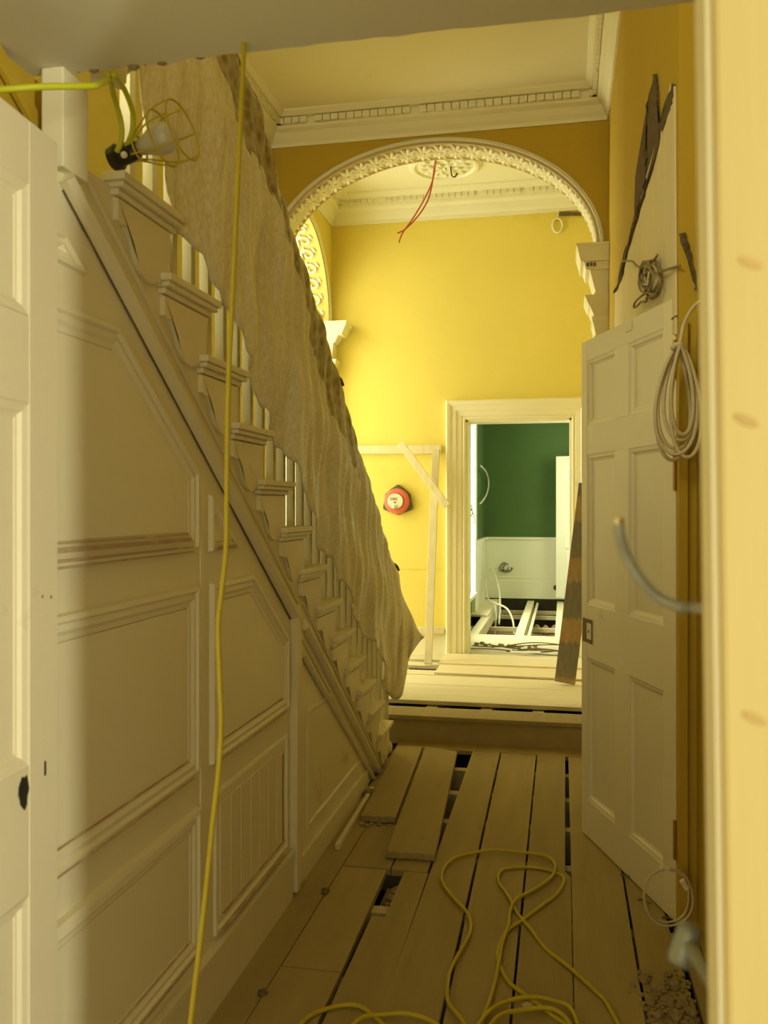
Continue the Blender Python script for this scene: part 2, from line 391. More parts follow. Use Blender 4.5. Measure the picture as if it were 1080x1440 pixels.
# bare brown wood where the paint has worn off the ledges
M['worn'] = mat('worn_brown_paint', (.52, .37, .20), .7, .25, 9, .2, 30, dirt=(.72, .62, .40), dscale=9, dthr=.50)
for (y0_, y1_, z_), hs in (((1.25, 2.29, 1.370), (.0035, .017, .038, .053)), ((1.25, 2.29, .737), (.0035, .053)), ((2.445, 2.62, 1.367), (.003, .012, .026)), ((2.46, 3.13, .732), (.0035, .053)), ((1.25, 2.29, .228), (.0035, .053)), ((2.50, 3.15, .207), (.003, .040))):
    for i_, h_ in enumerate(hs):
        th_ = .0035 if h_ != .038 else .010
        bm = B(); box(bm, XL + .001, XL + (.0205 if h_ < .02 else .0165 if len(hs) == 4 and i_ == 2 else .0095), y0_ + h_, y1_ - h_ * .3, z_ + h_ - th_ / 2, z_ + h_ + th_ / 2); link('worn_line', bm, M['worn'], wl)
# dark dirty joint along the underside of the string
bm = B(); rings = []
for i_ in range(60):
    y_ = 1.66 + (3.22 - 1.66) * i_ / 59; e_ = .0005 + .003 * random.random() + (.003 if y_ > 2.6 else 0)
    rings.append([(XL + .001, y_, zs(y_) - e_), (XL + .006, y_, zs(y_) - e_ * .6), (XL + .006, y_, zs(y_) + .002), (XL + .001, y_, zs(y_) + .002)])
loft(bm, rings); link('dirty_joint', bm, mat('joint_dirt', (.20, .14, .06), .9, .4, 12, dirt=(.66, .57, .36), dscale=7, dthr=.60), wl)
# stile lines, post beyond, skirting
for y in (2.385,):
    bm = B(); box(bm, XL - .002, XL + .0035, y - .012, y + .012, .22, 1.60); link('stile', bm, M['cream'], wl)
bm = B()
for a, b, h in ((3.222, 3.262, .030), (3.268, 3.312, .022), (3.318, 3.345, .014)):
    box(bm, XL - .002, XL + h, a, b, .015, zs(b) + .03)
link('post', bm, M['stair'], wl, bevel=.004)
P7 = [(3.44, .668), (3.80, .668), (4.50, .175), (3.44, .175)]
panel_mould(P7, prof=((0, 0), (.006, .010), (.018, .010), (.024, 0)), m='stair')
bm = B(); prism(bm, inset(P7, .03), 'x', XL - .002, XL + .003); link('panel', bm, M['stair'], wl)
bm = B(); box(bm, XL, XL + .018, 1.05, 3.21, 0, .165); box(bm, XL, XL + .026, 1.05, 3.21, .165, .185)
struct('baseboard_left', bm, M['stair'])
bm = B(); box(bm, XL, XL + .012, 3.36, 4.55, 0, .10); struct('baseboard_far_left', bm, M['stair'])
# upper wall behind the stairs, yellow wall by the near door, its return
bm = B(); box(bm, -2.30, -2.08, -.2, YA0, 0, ZC); struct('wall_stair_side', bm, M['yellow'])
bm = B(); box(bm, -1.30, -1.09, -.8, 1.70, 0, 2.40); struct('wall_near_left', bm, M['yellow_shaded'])
bm = B(); box(bm, -2.08, .6, -.25, -.12, 2.62, ZC); struct('wall_landing', bm, M['cream'])

# ---- landing soffit above the camera
bm = B()
pts = []
n = 46
for i in range(n + 1):
    x = -1.30 + 1.75 * i / n
    rag = random.uniform(-.004, .004) + (.012 * random.random() if -1.0 < x < -.72 else 0)
    pts.append((x, 1.645 + rag))
poly = [(-1.30, -1.2)] + [(.45, -1.2)] + pts[::-1]
prism(bm, poly, 'z', 2.40, 2.62)
struct('ceiling_landing', bm, M['offwhite'])
# broken plaster lip along the edge of the soffit
bm = B()
for i in range(10):
    x = -.985 + .27 * i / 9 + random.uniform(-.008, .008)
    ellipsoid(bm, (x, 1.650, 2.405 + random.uniform(-.006, .01)), .014, .010, .010, seg=6, rg=4)
o = link('broken_plaster_lip', bm, M['rubble'], bpy.data.objects['ceiling_landing']); o['kind'] = 'stuff'

# ---- corridor ceiling and hall ceiling
bm = B(); box(bm, -2.30, .75, -.2, YA0 + .02, ZC, ZC + .1); struct('ceiling', bm, M['cream'])
bm = B(); box(bm, -2.30, .75, YA0 + .02, YF, ZC, ZC + .1); struct('ceiling_hall', bm, M['white'])

# ---- right wall (follows its small change of plane)
RW = [(.46, .70), (.46, 3.236), (.40, 3.242), (.30, 4.55), (.30, YA0)]
bm = B()
prism(bm, RW + [(.75, YA0), (.75, .70)], 'z', 0, ZC)
wr = struct('wall_right', bm, M['yellow_shaded'])
def on_rw(u, v, off=0.0):
    r = ray(u, v)
    for (x0, y0), (x1, y1) in zip(RW[::-1][1:], RW[::-1]):
        dx, dy = x1 - x0, y1 - y0; D = r.x * dy - r.y * dx
        if abs(D) < 1e-9: continue
        t = (x0 * dy - y0 * dx) / D; p = Vector((r.x * t, r.y * t, H + r.z * t))
        if t > 0 and y0 - 1e-6 <= p.y <= y1 + 1e-6:
            n = Vector((-dy, dx, 0)).normalized(); return p + n * off
    r2 = on_x(u, v, .46); return r2 + Vector((-off, 0, 0))
def wall_patch(px, off, th, sub=6):
    """a thin solid lying on the right wall whose outline is surveyed in px"""
    pts = []
    for i in range(len(px)):
        a, b = Vector(px[i]), Vector(px[(i + 1) % len(px)])
        for k in range(sub): pts.append(a.lerp(b, k / sub))
    bm = B()
    loft(bm, [[on_rw(*p, off + th) for p in pts], [on_rw(*p, off) for p in pts]])
    bmesh.ops.triangulate(bm, faces=[f for f in bm.faces if len(f.verts) > 4])
    return bm
def ragged(a, amp):
    return [(x + random.uniform(-amp, amp), y) for x, y in a]
tri = [(867, 452), (867, 412), (890, 325), (912, 245), (930, 185), (946, 116), (952, 116), (953, 430)]
link('boarding', wall_patch([(866, 470), (867, 412), (890, 325), (912, 245), (932, 180), (934, 180), (934, 470)], .001, .008), M['boarding'], wr)
link('boarding', wall_patch([(935.5, 470), (935.5, 172), (946, 118), (951, 118), (953, 470)], .001, .008), M['boarding'], wr)
def crack(left, right):
    L_ = smooth2(left); R_ = smooth2(right)
    bm = wall_patch(ragged(L_, 2.2) + ragged(R_, 1.3)[::-1], .001, .0105, sub=1)
    return link('broken_plaster_edge', bm, M['lath'], wr)
def smooth2(pts):
    return [(p.x, p.y) for p in smooth_path([(a, b, 0) for a, b in pts], 4)]
crack([(923, 104), (914, 140), (910, 175), (911, 215), (912, 240), (904, 275), (893, 318), (881, 358), (872, 392), (866, 412)],
      [(925, 104), (927, 140), (926, 170), (932, 185), (924, 225), (913, 255), (901, 296), (888, 340), (876, 385), (868, 412)])
crack([(949, 117), (942, 138), (936, 160), (931, 183)], [(951, 119), (950, 140), (944, 160), (936, 184)])
crack([(955, 330), (962, 352), (970, 378), (979, 408)], [(963, 328), (969, 350), (975, 375), (981, 408)])
# old door lining along the right wall by the hinges
bm = B(); box(bm, .399, .428, 3.218, 3.246, 0, 2.15); struct('trim_3', bm, M['yellow_shaded'])

# ---- arch wall with three-centred arch
CX, ZS = -.916, 3.25
def arc(a, b, t): return (CX + a * math.cos(t), ZS + b * math.sin(t))
AI, BI, AO, BO = 1.158, .795, 1.187, .820
NA = 64
bm = B()
T = [math.pi * i / NA for i in range(NA + 1)]
inner = [arc(AI, BI, t) for t in T]            # from right to left
prism_rings = []
for y in (YA0, YA1):
    lo = [bm.verts.new((x, y, z)) for x, z in inner]; hi = [bm.verts.new((x, y, ZC)) for x, z in inner]
    for i in range(NA): bm.faces.new((lo[i], lo[i + 1], hi[i + 1], hi[i]))
    prism_rings.append((lo, hi))
(l0, h0), (l1, h1) = prism_rings
for i in range(NA):
    bm.faces.new((l0[i], l0[i + 1], l1[i + 1], l1[i])); bm.faces.new((h0[i], h1[i], h1[i + 1], h0[i + 1]))
box(bm, inner[0][0], .75, YA0, YA1, 0, ZC); box(bm, -2.30, inner[-1][0], YA0, YA1, 0, ZC)
wa = struct('wall_arch', bm, M['yellow_shaded'])
# archivolt moulding on the face, plain intrados lining, leaf ornaments
arch = thing('archivolt', (CX, YA0, ZS), 'wide elliptical plaster arch moulding with leaf ornament between corridor and hall', 'arch')
bm = B()
prof = ((0, 0), (0, -.016), (.006, -.020), (.012, -.014), (.018, -.022), (.028, -.012), (.031, 0))
rings = []
for t in T: rings.append([(arc(AI + d, BI + d * .88, t)[0], YA0 + h, arc(AI + d, BI + d * .88, t)[1]) for d, h in prof])
loft(bm, rings); link('face_moulding', bm, M['cream'], arch, smooth=True)
bm = B(); rings = []
for t in T:
    n = Vector((math.cos(t), math.sin(t)))
    x0, z0 = arc(AI, BI, t); x1, z1 = arc(AI - .012, BI - .012, t); x2, z2 = arc(AI - .018, BI - .018, t)
    rings.append([(x0, YA0 - .005, z0), (x2, YA0 - .005, z2), (x2, YA0 + .012, z2), (x1, YA0 + .016, z1), (x1, YA1 - .016, z1), (x2, YA1 - .012, z2), (x2, YA1 + .005, z2), (x0, YA1 + .005, z0)])
loft(bm, rings); link('intrados_lining', bm, mat('tan_ground', (.56, .44, .23), .7, .1, 6), arch)
def leaf_mesh(name, L_, W_):
    """a rosette of acanthus leaves, flat in XY, relief to +Z"""
    bm = B()
    for s in (-1, 1):
        for a, l in ((16, .34), (48, .40), (78, .50)):
            for d in (0, 180):
                mx = Matrix.Rotation(R(d), 4, 'Z') @ Matrix.Rotation(R(s * a), 4, 'Z')
                ellipsoid(bm, (l * W_ * .55, 0, .004), l * W_ * .55, L_ * .115, .015, mx, 8, 5)
    ellipsoid(bm, (0, 0, .006), W_ * .10, W_ * .10, .017, Matrix(), 8, 5)
    bmesh.ops.recalc_face_normals(bm, faces=bm.faces)
    me = bpy.data.meshes.new(name); bm.to_mesh(me); bm.free(); me.materials.append(M['cream'])
    for p in me.polygons: p.use_smooth = True
    return me
lm = leaf_mesh('leaf_ornament', .15, .24)
lw = lm.copy(); lw.materials.clear(); lw.materials.append(M['white'])
NL = 30
for i in range(NL):
    t = math.pi * (i + .5) / NL
    x, z = arc(AI - .012, BI - .012, t)
    tx, tz = -(AI) * math.sin(t), BI * math.cos(t); tv = Vector((tx, 0, tz)).normalized(); nv = Vector((0, 1, 0)); zv = tv.cross(nv)
    if zv.dot(Vector((CX - x, 0, ZS - .3 - z))) < 0: zv = -zv
    yv = zv.cross(tv)
    o = bpy.data.objects.new('leaf_ornament', lm); COL.objects.link(o)
    mx = Matrix((tv, yv, zv)).transposed().to_4x4(); mx.translation = (x, (YA0 + YA1) / 2, z); o.matrix_world = mx
    o.matrix_basis = mx; attach(o, arch)

# ---- impost blocks
def impost(name, label, x_in, dirx, y0, y1, z0, m, xback, front=True):
    """stack of mouldings growing from a jamb at x_in"""
    t = thing(name, (x_in, (y0 + y1) / 2, z0 - .55), label, 'moulding')
    def layer(bm, p, za, zb, q=None):
        q = p if q is None else q
        rings = []
        for pp, z in ((p, za), (q, zb)):
            xa = x_in + dirx * pp; ya = y0 - pp * .8
            rings.append([(xa, ya, z), (xback, ya, z), (xback, y1, z), (xa, y1, z)])
        loft(bm, rings)
    bm = B(); layer(bm, .11, z0 - .115, z0 - .015, .135); layer(bm, .14, z0 - .015, z0); link('cornice_block', bm, m, t)
    bm = B(); layer(bm, .075, z0 - .165, z0 - .115, .09); link('bed_moulding', bm, m, t)
    bm = B(); layer(bm, .03, z0 - .335, z0 - .30, .012); layer(bm, .012, z0 - .30, z0 - .165, .05); link('frieze', bm, m, t)
    bm = B(); layer(bm, .055, z0 - .40, z0 - .335, .085); layer(bm, .02, z0 - .47, z0 - .40, .05); layer(bm, .035, z0 - .50, z0 - .47); layer(bm, .005, z0 - .62, z0 - .50, .03)
    link('lower_capital', bm, m, t)
    return t
it = impost('impost', 'stepped plaster impost block carrying the right end of the wide arch', .225, -1, YA0, YA1 + .02, ZS - .005, M['cream'], .298)
for i in range(3):
    bm = B(); box(bm, .155 + i * .022, .168 + i * .022, YA0 - .0845, YA0 - .06, ZS - .150, ZS - .132); link('dentil_hole', bm, M['lath'], it)
# pale jamb lining below the impost and shaft
bm = B(); box(bm, .205, .225, YA0, YA1, ZH, ZS - .60); struct('trim_5', bm, M['white'])

# ---- hall: far wall with door opening
DX0, DX1, DZ = -.847, .072, 2.265
bm = B()
box(bm, -2.30, DX0, YF, YF + .22, 0, ZC); box(bm, DX1, 1.2, YF, YF + .22, 0, ZC); box(bm, DX0, DX1, YF, YF + .22, DZ, ZC)
struct('wall_back', bm, M['yellow'])
# side walls of hall: left with an arched opening, right plain
LC, LR, LZ = 6.87, .78, 3.15
bm = B()
NB = 28; lo0, lo1, hi0, hi1 = [], [], [], []
for i in range(NB + 1):
    t = math.pi * i / NB; y = LC + LR * math.cos(t); z = LZ + LR * math.sin(t)
    lo0.append(bm.verts.new((-2.08, y, z))); lo1.append(bm.verts.new((-2.50, y, z)))
    hi0.append(bm.verts.new((-2.08, y, ZC))); hi1.append(bm.verts.new((-2.50, y, ZC)))
for i in range(NB):
    bm.faces.new((lo0[i], lo0[i + 1], hi0[i + 1], hi0[i])); bm.faces.new((lo1[i], lo1[i + 1], hi1[i + 1], hi1[i]))
    bm.faces.new((lo0[i], lo0[i + 1], lo1[i + 1], lo1[i])); bm.faces.new((hi0[i], hi0[i + 1], hi1[i + 1], hi1[i]))
box(bm, -2.50, -2.08, LC + LR, YF, 0, ZC); box(bm, -2.50, -2.08, 6.0, LC - LR, 0, ZC)
struct('wall_hall_left', bm, M['yellow'])
bm = B(); box(bm, .62, .75, YA1, YF, 0, ZC); struct('wall_hall_right', bm, M['yellow'])
# porch beyond the left arch
bm = B(); box(bm, -3.6, -2.5, 7.72, 7.80, 0, ZC); struct('wall_porch_far', bm, M['white'])
bm = B(); box(bm, -3.6, -2.5, 5.86, 5.94, 0, ZC); struct('wall_porch_near', bm, M['white'])
bm = B(); box(bm, -3.6, -2.3, 5.9, 7.8, ZC, ZC + .1); struct('ceiling_porch', bm, M['white'])
bm = B(); box(bm, -3.6, -2.05, 5.9, 7.8, ZH - .06, ZH - .03); struct('floor_porch', bm, M['hallboards'])
# lining of the left arch
la = thing('side_arch_lining', (-2.29, LC, LZ), 'bright white scrolled plaster lining of the arch on the hall\'s left', 'arch')
bm = B(); rings = []
for i in range(NB + 1):
    t = math.pi * i / NB
    def q(d, x): return (x, LC + (LR - d) * math.cos(t), LZ + (LR - d) * math.sin(t))
    rings.append([q(0, -2.07), q(.022, -2.07), q(.022, -2.105), q(.008, -2.11), q(.008, -2.47), q(.022, -2.475), q(.022, -2.51), q(0, -2.51)])
loft(bm, rings); link('intrados_lining', bm, mat('tinted_ground', (.66, .52, .16), .7, .06, 3), la)
bm = B(); rings = []
for i in range(NB + 1):
    t = math.pi * i / NB
    rings.append([(x, LC + (LR + d) * math.cos(t), LZ + (LR + d) * math.sin(t)) for d, x in ((0, -2.08), (0, -2.06), (.03, -2.055), (.05, -2.06), (.055, -2.08))])
loft(bm, rings); link('face_moulding', bm, M['white'], la)
# scroll ornament: stem and curled tendrils along the far half of the arch
def scroll_mesh():
    bm = B()
    tube(bm, [(-.075, 0, .010), (0, .006, .014), (.075, 0, .010)], .011, 6, 4)
    for s in (-1, 1):
        pts = []
        for q in range(9):
            a = R(-60 + q * 42); rr = .058 * (1 - q * .09)
            pts.append((.012 + rr * math.cos(a) * .9 - .02, s * (.085 + rr * math.sin(a)), .010))
        tube(bm, [(-.07, 0, .008), (-.05, s * .03, .010)] + pts, .0105, 6, 3)
        ellipsoid(bm, (.045, s * .05, .006), .032, .014, .012, Matrix.Rotation(R(s * 10), 4, 'Z'), 8, 5)
        ellipsoid(bm, (-.03, s * .14, .006), .030, .013, .010, Matrix.Rotation(R(s * -25), 4, 'Z'), 8, 5)
    bmesh.ops.recalc_face_normals(bm, faces=bm.faces)
    me = bpy.data.meshes.new('scroll_ornament'); bm.to_mesh(me); bm.free(); me.materials.append(M['white'])
    for p in me.polygons: p.use_smooth = True
    return me
sm = scroll_mesh()
NS = 17
for i in range(NS):
    t = math.pi * (i + .5) / NS; r_ = LR - .008
    pos = Vector((-2.29, LC + r_ * math.cos(t), LZ + r_ * math.sin(t)))
    tv = Vector((0, -math.sin(t), math.cos(t))); zv = Vector((0, -math.cos(t), -math.sin(t))); yv = zv.cross(tv)
    mx = (Matrix((tv, yv, zv)).transposed() @ Matrix.Diagonal((1.02, 1.12, 1.2))).to_4x4(); mx.translation = pos
    o = bpy.data.objects.new('scroll_ornament', sm); COL.objects.link(o); o.matrix_basis = mx; attach(o, la)
# impost of the left arch (projects into the hall)
t = thing('side_impost', (-2.08, 7.6, 2.5), 'bright stepped plaster impost under the left arch beside the yellow far wall', 'moulding')
def lay(nm, layers):
    bm = B()
    for p, q, za, zb in layers:
        rings = [[(-2.08 + pp, 7.645 - pp * .7, z), (-2.08 + pp, 7.75, z), (-2.49, 7.75, z), (-2.49, 7.645 - pp * .7, z)] for pp, z in ((p, za), (q, zb))]
        loft(bm, rings)
    link(nm, bm, M['white'], t)
lay('cornice_block', [(.15, .19, 3.03, 3.11), (.20, .20, 3.11, 3.145)])
lay('bed_moulding', [(.07, .11, 2.97, 3.03)])
lay('frieze', [(.035, .055, 2.82, 2.97)])
lay('lower_capital', [(.07, .085, 2.76, 2.82), (.02, .06, 2.68, 2.76), (.005, .02, 2.58, 2.68)])
bm = B(); box(bm, -2.50, -2.075, 7.635, 7.66, ZH, 2.60); struct('trim_6', bm, M['white'])

# ---- cornices: profile swept along a wall, with a dentil course
CP = [(0, -.21), (.012, -.21), (.014, -.185), (.03, -.16), (.05, -.12), (.075, -.10), (.08, -.085), (.085, -.04), (.12, -.035), (.15, -.012), (.155, 0), (0, 0)]
def cornice(name, label, a, b, nrm, m, z=ZC, mit=(0, 0), scale=1.0):
    a, b, nrm = Vector(a), Vector(b), Vector(nrm)
    d = (b - a).normalized(); n = (b - a).length
    t = thing(name, ((a.x + b.x) / 2, (a.y + b.y) / 2, z - .22), label, 'cornice')
    bm = B(); rings = []
    for p, mm in ((a, mit[0]), (b, -mit[1])):
        rings.append([(p.x + nrm.x * x * scale + d.x * x * mm, p.y + nrm.y * x * scale + d.y * x * mm, z + h * scale) for x, h in CP])
    loft(bm, rings); link('cornice_moulding', bm, m, t)
    bm = B(); k = int(n / .057)
    for i in range(k):
        s = .05 + (n - .1) * i / (k - 1)
        if random.random() < .06: continue
        c = a + d * s + nrm * .094
        mx = Matrix.Translation((c.x, c.y, z - .062)) @ Matrix.Rotation(math.atan2(d.y, d.x), 4, 'Z')
        box(bm, -.0255, .0255, -.016, .010, -.020, .020, mx)
    o = link('dentil_course', bm, m, t); o['kind'] = 'stuff'
    return t
cornice('cornice', 'shaded plaster cornice with dentils above the wide arch', (-2.08, YA0, 0), (.30, YA0, 0), (0, -1, 0), M['cream'], mit=(1, 1))
cornice('cornice', 'plaster cornice running along the top of the right corridor wall', (.30, YA0, 0), (.30, 4.55, 0), (-1, 0, 0), M['cream'], mit=(1, 0))
cornice('cornice', 'plaster cornice at the top of the right wall, nearer the camera', (.30, 4.55, 0), (.40, 3.24, 0), (-1, -.075, 0), M['cream'])
cornice('cornice', 'bright dentil cornice above the far yellow wall of the hall', (-2.08, YF, 0), (.62, YF, 0), (0, -1, 0), M['white'], mit=(1, 1), scale=1.15)
cornice('cornice', 'plaster cornice over the left arch inside the hall', (-2.08, YA1, 0), (-2.08, YF, 0), (1, 0, 0), M['white'], mit=(0, 1), scale=1.15)
cornice('cornice', 'plaster cornice on the stair side wall above the covered balustrade', (-2.08, .0, 0), (-2.08, YA0, 0), (1, 0, 0), M['cream'], mit=(0, 1))

# ---- ceiling rose
cr = thing('ceiling_rose', (-.95, 7.13, ZC), 'round white plaster ceiling rose with leaf relief on hall ceiling', 'ceiling rose')
bm = B(); lathe(bm, [(.30, 0), (.30, -.012), (.275, -.03), (.25, -.03), (.235, -.014), (.0001, -.012)], Matrix.Translation((-.95, 7.13, ZC)), 40)
link('rim', bm, M['white'], cr, smooth=False)
bm = B()
for rad, k, sz in ((.05, 5, .045), (.12, 8, .05), (.185, 14, .045)):
    for i in range(k):
        a = 2 * math.pi * i / k + rad * 9
        mx = Matrix.Translation((-.95 + rad * math.cos(a), 7.13 + rad * math.sin(a), ZC - .014)) @ Matrix.Rotation(a + random.uniform(-.6, .6), 4, 'Z')
        ellipsoid(bm, (0, 0, 0), sz * .75, sz * .32, .022, mx, 8, 5)
o = link('leaf_relief', bm, M['white'], cr, smooth=True); o['kind'] = 'stuff'
bm = B(); tube(bm, [(-.90, 7.10, ZC - .01), (-.89, 7.09, ZC - .10), (-.86, 7.06, ZC - .13), (-.84, 7.06, ZC - .10)], .006)
link('wire', bm, M['rust'], cr)

# ---- far door case (architrave), skirting, dado line
dc = thing('door_case', ((DX0 + DX1) / 2, YF, ZH), 'cream moulded architrave around the far doorway into the green room', 'door frame')
AW = .172
AP = ((0, 0), (0, -.02), (.012, -.028), (.030, -.022), (.034, -.030), (.075, -.036), (.085, -.046), (.120, -.048), (.135, -.060), (.160, -.066), (AW, -.05), (AW, 0))
def archi(parts, m, par, y=YF, x0=DX0, x1=DX1, zt_=DZ, zb=ZH):
    for nm in parts:
        bm = B()
        if nm == 'left_jamb_moulding': rings = [[(x0 - d, y + h, zb) for d, h in AP], [(x0 - d, y + h, zt_ + d) for d, h in AP]]
        elif nm == 'right_jamb_moulding': rings = [[(x1 + d, y + h, zb) for d, h in AP], [(x1 + d, y + h, zt_ + d) for d, h in AP]]
        else: rings = [[(x0 - d, y + h, zt_ + d) for d, h in AP], [(x1 + d, y + h, zt_ + d) for d, h in AP]]
        loft(bm, rings); link(nm.replace('left_', '').replace('right_', ''), bm, m, par)
archi(['left_jamb_moulding', 'right_jamb_moulding', 'head_moulding'], M['cream'], dc)
bm = B(); box(bm, DX0 - .0, DX0 + .018, YF - .005, YF + .24, ZH, DZ); box(bm, DX1 - .018, DX1, YF - .005, YF + .24, ZH, DZ); box(bm, DX0, DX1, YF - .005, YF + .24, DZ - .018, DZ)
link('lining', bm, M['white'], dc)
bm = B(); box(bm, -2.06, DX0 - AW, YF - .02, YF, ZH, ZH + .20); box(bm, -2.06, DX0 - AW, YF - .028, YF, ZH + .20, ZH + .235)
struct('baseboard_back', bm, M['cream'])
bm = B(); box(bm, -2.06, DX0 - AW, YF - .004, YF, .935, .942); struct('trim_7', bm, M['yellow'])

# ---- green room
bm = B(); box(bm, -1.4, 1.2, 12.8, 12.95, -.4, 3.6); struct('wall_green_back', bm, M['green'])
bm = B(); box(bm, -1.13, 1.05, 12.775, 12.8, .17, 1.02); box(bm, -1.13, 1.05, 12.755, 12.8, 1.02, 1.055)
box(bm, -1.13, 1.05, 12.765, 12.8, .17, .43); box(bm, -1.13, 1.05, 12.768, 12.8, .46, .475)
struct('trim_8', bm, M['white'])
bm = B(); lathe(bm, [(.001, 0), (.04, 0), (.04, .012), (.001, .012)], Matrix.Translation((-.10, 12.758, .335)) @ Matrix.Rotation(R(90), 4, 'X'), 16)
link('vent_hole', bm, M['black'], bpy.data.objects['trim_8'])
WY0, WY1 = 8.75, 11.0
bm = B()
box(bm, -1.35, -1.13, YF + .22, WY0, -.4, 3.6); box(bm, -1.35, -1.13, WY1, 12.8, -.4, 3.6); box(bm, -1.35, -1.13, WY0, WY1, 2.62, 3.6); box(bm, -1.35, -1.13, WY0, WY1, -.4, .42)
struct('wall_green_left', bm, M['green'])
bm = B(); box(bm, 1.05, 1.2, YF + .22, 12.8, -.4, 3.6); struct('wall_green_right', bm, M['green'])
bm = B(); box(bm, -1.4, 1.2, YF + .22, 12.95, 3.6, 3.7); struct('ceiling_green', bm, M['white'])
bm = B(); box(bm, -1.13, -1.105, WY1 + .20, 12.76, .17, 1.02); box(bm, -1.13, -1.085, WY1 + .20, 12.76, 1.02, 1.055); box(bm, -1.13, -1.095, WY1 + .2, 12.77, .17, .43)
struct('trim_9', bm, M['white'])
win = bpy.data.objects.new('window_1', None); COL.objects.link(win); win.location = (-1.13, (WY0 + WY1) / 2, .42); win['kind'] = 'structure'
bm = B()
for a, b in ((WY0 - .17, WY0 + .01), (WY1 - .01, WY1 + .20)): box(bm, -1.135, -1.08, a, b, .17, 2.78)
box(bm, -1.135, -1.08, WY0 - .17, WY1 + .2, 2.60, 2.78)
link('window_frame', bm, M['white'], win)
bm = B()
for y in (WY0, (WY0 + WY1) / 2 - .02, WY1 - .04): box(bm, -1.30, -1.26, y, y + .04, .42, 2.62)
for z in (.42, 1.1, 1.8, 2.58): box(bm, -1.30, -1.26, WY0, WY1, z, z + .04)
link('glazing_bars', bm, M['white'], win)
bm = B(); box(bm, -1.34, -1.06, WY0 - .02, WY1 + .02, .38, .42); link('window_sill', bm, M['white'], win)

# ---- near doorway: new pine stud and partition
bm = B(); box(bm, .196, 2.3, .66, .70, 0, 2.40); struct('wall_near_right', bm, M['offwhite'])
bm = B(); box(bm, .098, .168, .650, .705, 0, 2.40)
post = tag(link('pine_post', bm, M['pine'], bevel=.004, origin=(.13, .655, 0)), 'close blurred new pine post at the right edge of the doorway', 'post')
bm = B(); box(bm, .0945, .0982, .655, .705, 0, 2.40); link('edge_lining', bm, M['cream'], post)
post.rotation_euler.y = -.0128; post.location.x += .0285
for z, x in ((1.670, .1285), (1.560, .1255), (1.352, .131)):
    bm = B(); lathe(bm, [(.0005, .0), (.0065, .0), (.0055, .0007), (.0005, .0008)], Matrix.Translation((x, .650, z)) @ Matrix.Rotation(R(90), 4, 'X') @ Matrix.Rotation(x * 9, 4, 'Z') @ Matrix.Diagonal((.55, 1.5, 1, 1)), 12)
    link('knot', bm, mat('pine_knot', (.47, .31, .10), .6, .1) if 'pine_knot' not in bpy.data.materials else bpy.data.materials['pine_knot'], post)

# ================================================================== STAIRCASE
st = thing('staircase', (-1.5, 4.9, 0), 'painted wooden staircase rising to the upper left with scrolled tread brackets', 'staircase')
# string: stepped board carrying the treads
bm = B()
for k in range(1, 14):
    f1 = yb(k) + TL - .05; f0 = f1 - GO if k < 13 else 1.645
    prism(bm, [(f0, max(0, zs(f0))), (f1, max(0, zs(f1))), (f1, zt(k) - .03), (f0, zt(k) - .03)], 'x', XL - .035, XL + .006)
link('string', bm, M['stair'], st)
# string mouldings (the upper run stops at the post, the lower one goes on to the floor)
def rail_strip(name, y0, z0, y1, z1, wd, pr, m='stair'):
    bm = B()
    a = math.atan2(z1 - z0, y1 - y0); nz = Vector((-math.sin(a), math.cos(a)))
    p0, p1 = Vector((y0, z0)), Vector((y1, z1))
    sec = ((0, 0), (0, pr * .6), (wd * .3, pr), (wd * .6, pr * .75), (wd, pr * .25), (wd, 0))
    rings = [[(XL + .004 + h, (p + nz * d).x, (p + nz * d).y) for d, h in sec] for p in (p0, p1)]
    loft(bm, rings)
    return link(name, bm, M[m], st)
rail_strip('string_moulding', 1.645, zs(1.645), 3.25, zs(3.25), .05, .030)
rail_strip('string_moulding', 1.70, zs(1.70) + .10, 3.30, zs(3.30) + .10, .022, .012)
rail_strip('string_moulding', 3.36, zs(3.36) + .035, 4.80, zs(4.80) + .03, .05, .030)
rail_strip('string_moulding', 3.36, zs(3.36) - .075, 4.70, zs(4.70) - .04, .03, .018)
rail_strip('string_moulding', 3.36, zs(3.36) + .135, 4.93, zs(4.93) + .12, .022, .012)

def tread_bm(k):
    b, z = yb(k), zt(k); f = b + TL; bm = B()
    box(bm, -2.07, XL, f - .31, f, z - .032, z)
    def lip(p, y0, y1, z0, z1): box(bm, XL - .01, XL + p, y0, y1, z0, z1)
    lip(.048, b, f, z - .020, z); lip(.040, b + .006, f - .008, z - .034, z - .020); lip(.026, b + .012, f - .02, z - .050, z - .034); lip(.014, b + .020, f - .032, z - .062, z - .050)
    return bm
def bracket_bm(k):
    b, z = yb(k), zt(k); f = b + TL; bm = B()
    zn = zt(k - 1) if k > 1 else 0.02
    h = z - .055 - zn
    ctl = [(b + .022, z - .055), (b + .022, z - .105), (b + .045, z - .112), (b + .062, z - .108)]
    cur = [(b + .085, z - .125), (b + .105, z - .150), (b + .125, z - .185), (b + .155, z - .205), (b + .19, z - .212), (b + .225, z - .200), (b + .243, z - .206)]
    cc = [(p.x, p.y) for p in smooth_path([(y, zz, 0) for y, zz in ([ctl[-1]] + cur)], 4)]
    pts = ctl[:-1] + cc + [(b + .243, zn), (f - .045, zn), (f - .045, z - .055)]
    prism(bm, pts, 'x', XL + .004, XL + .020)
    bmesh.ops.triangulate(bm, faces=[q for q in bm.faces if len(q.verts) > 4])
    return bm
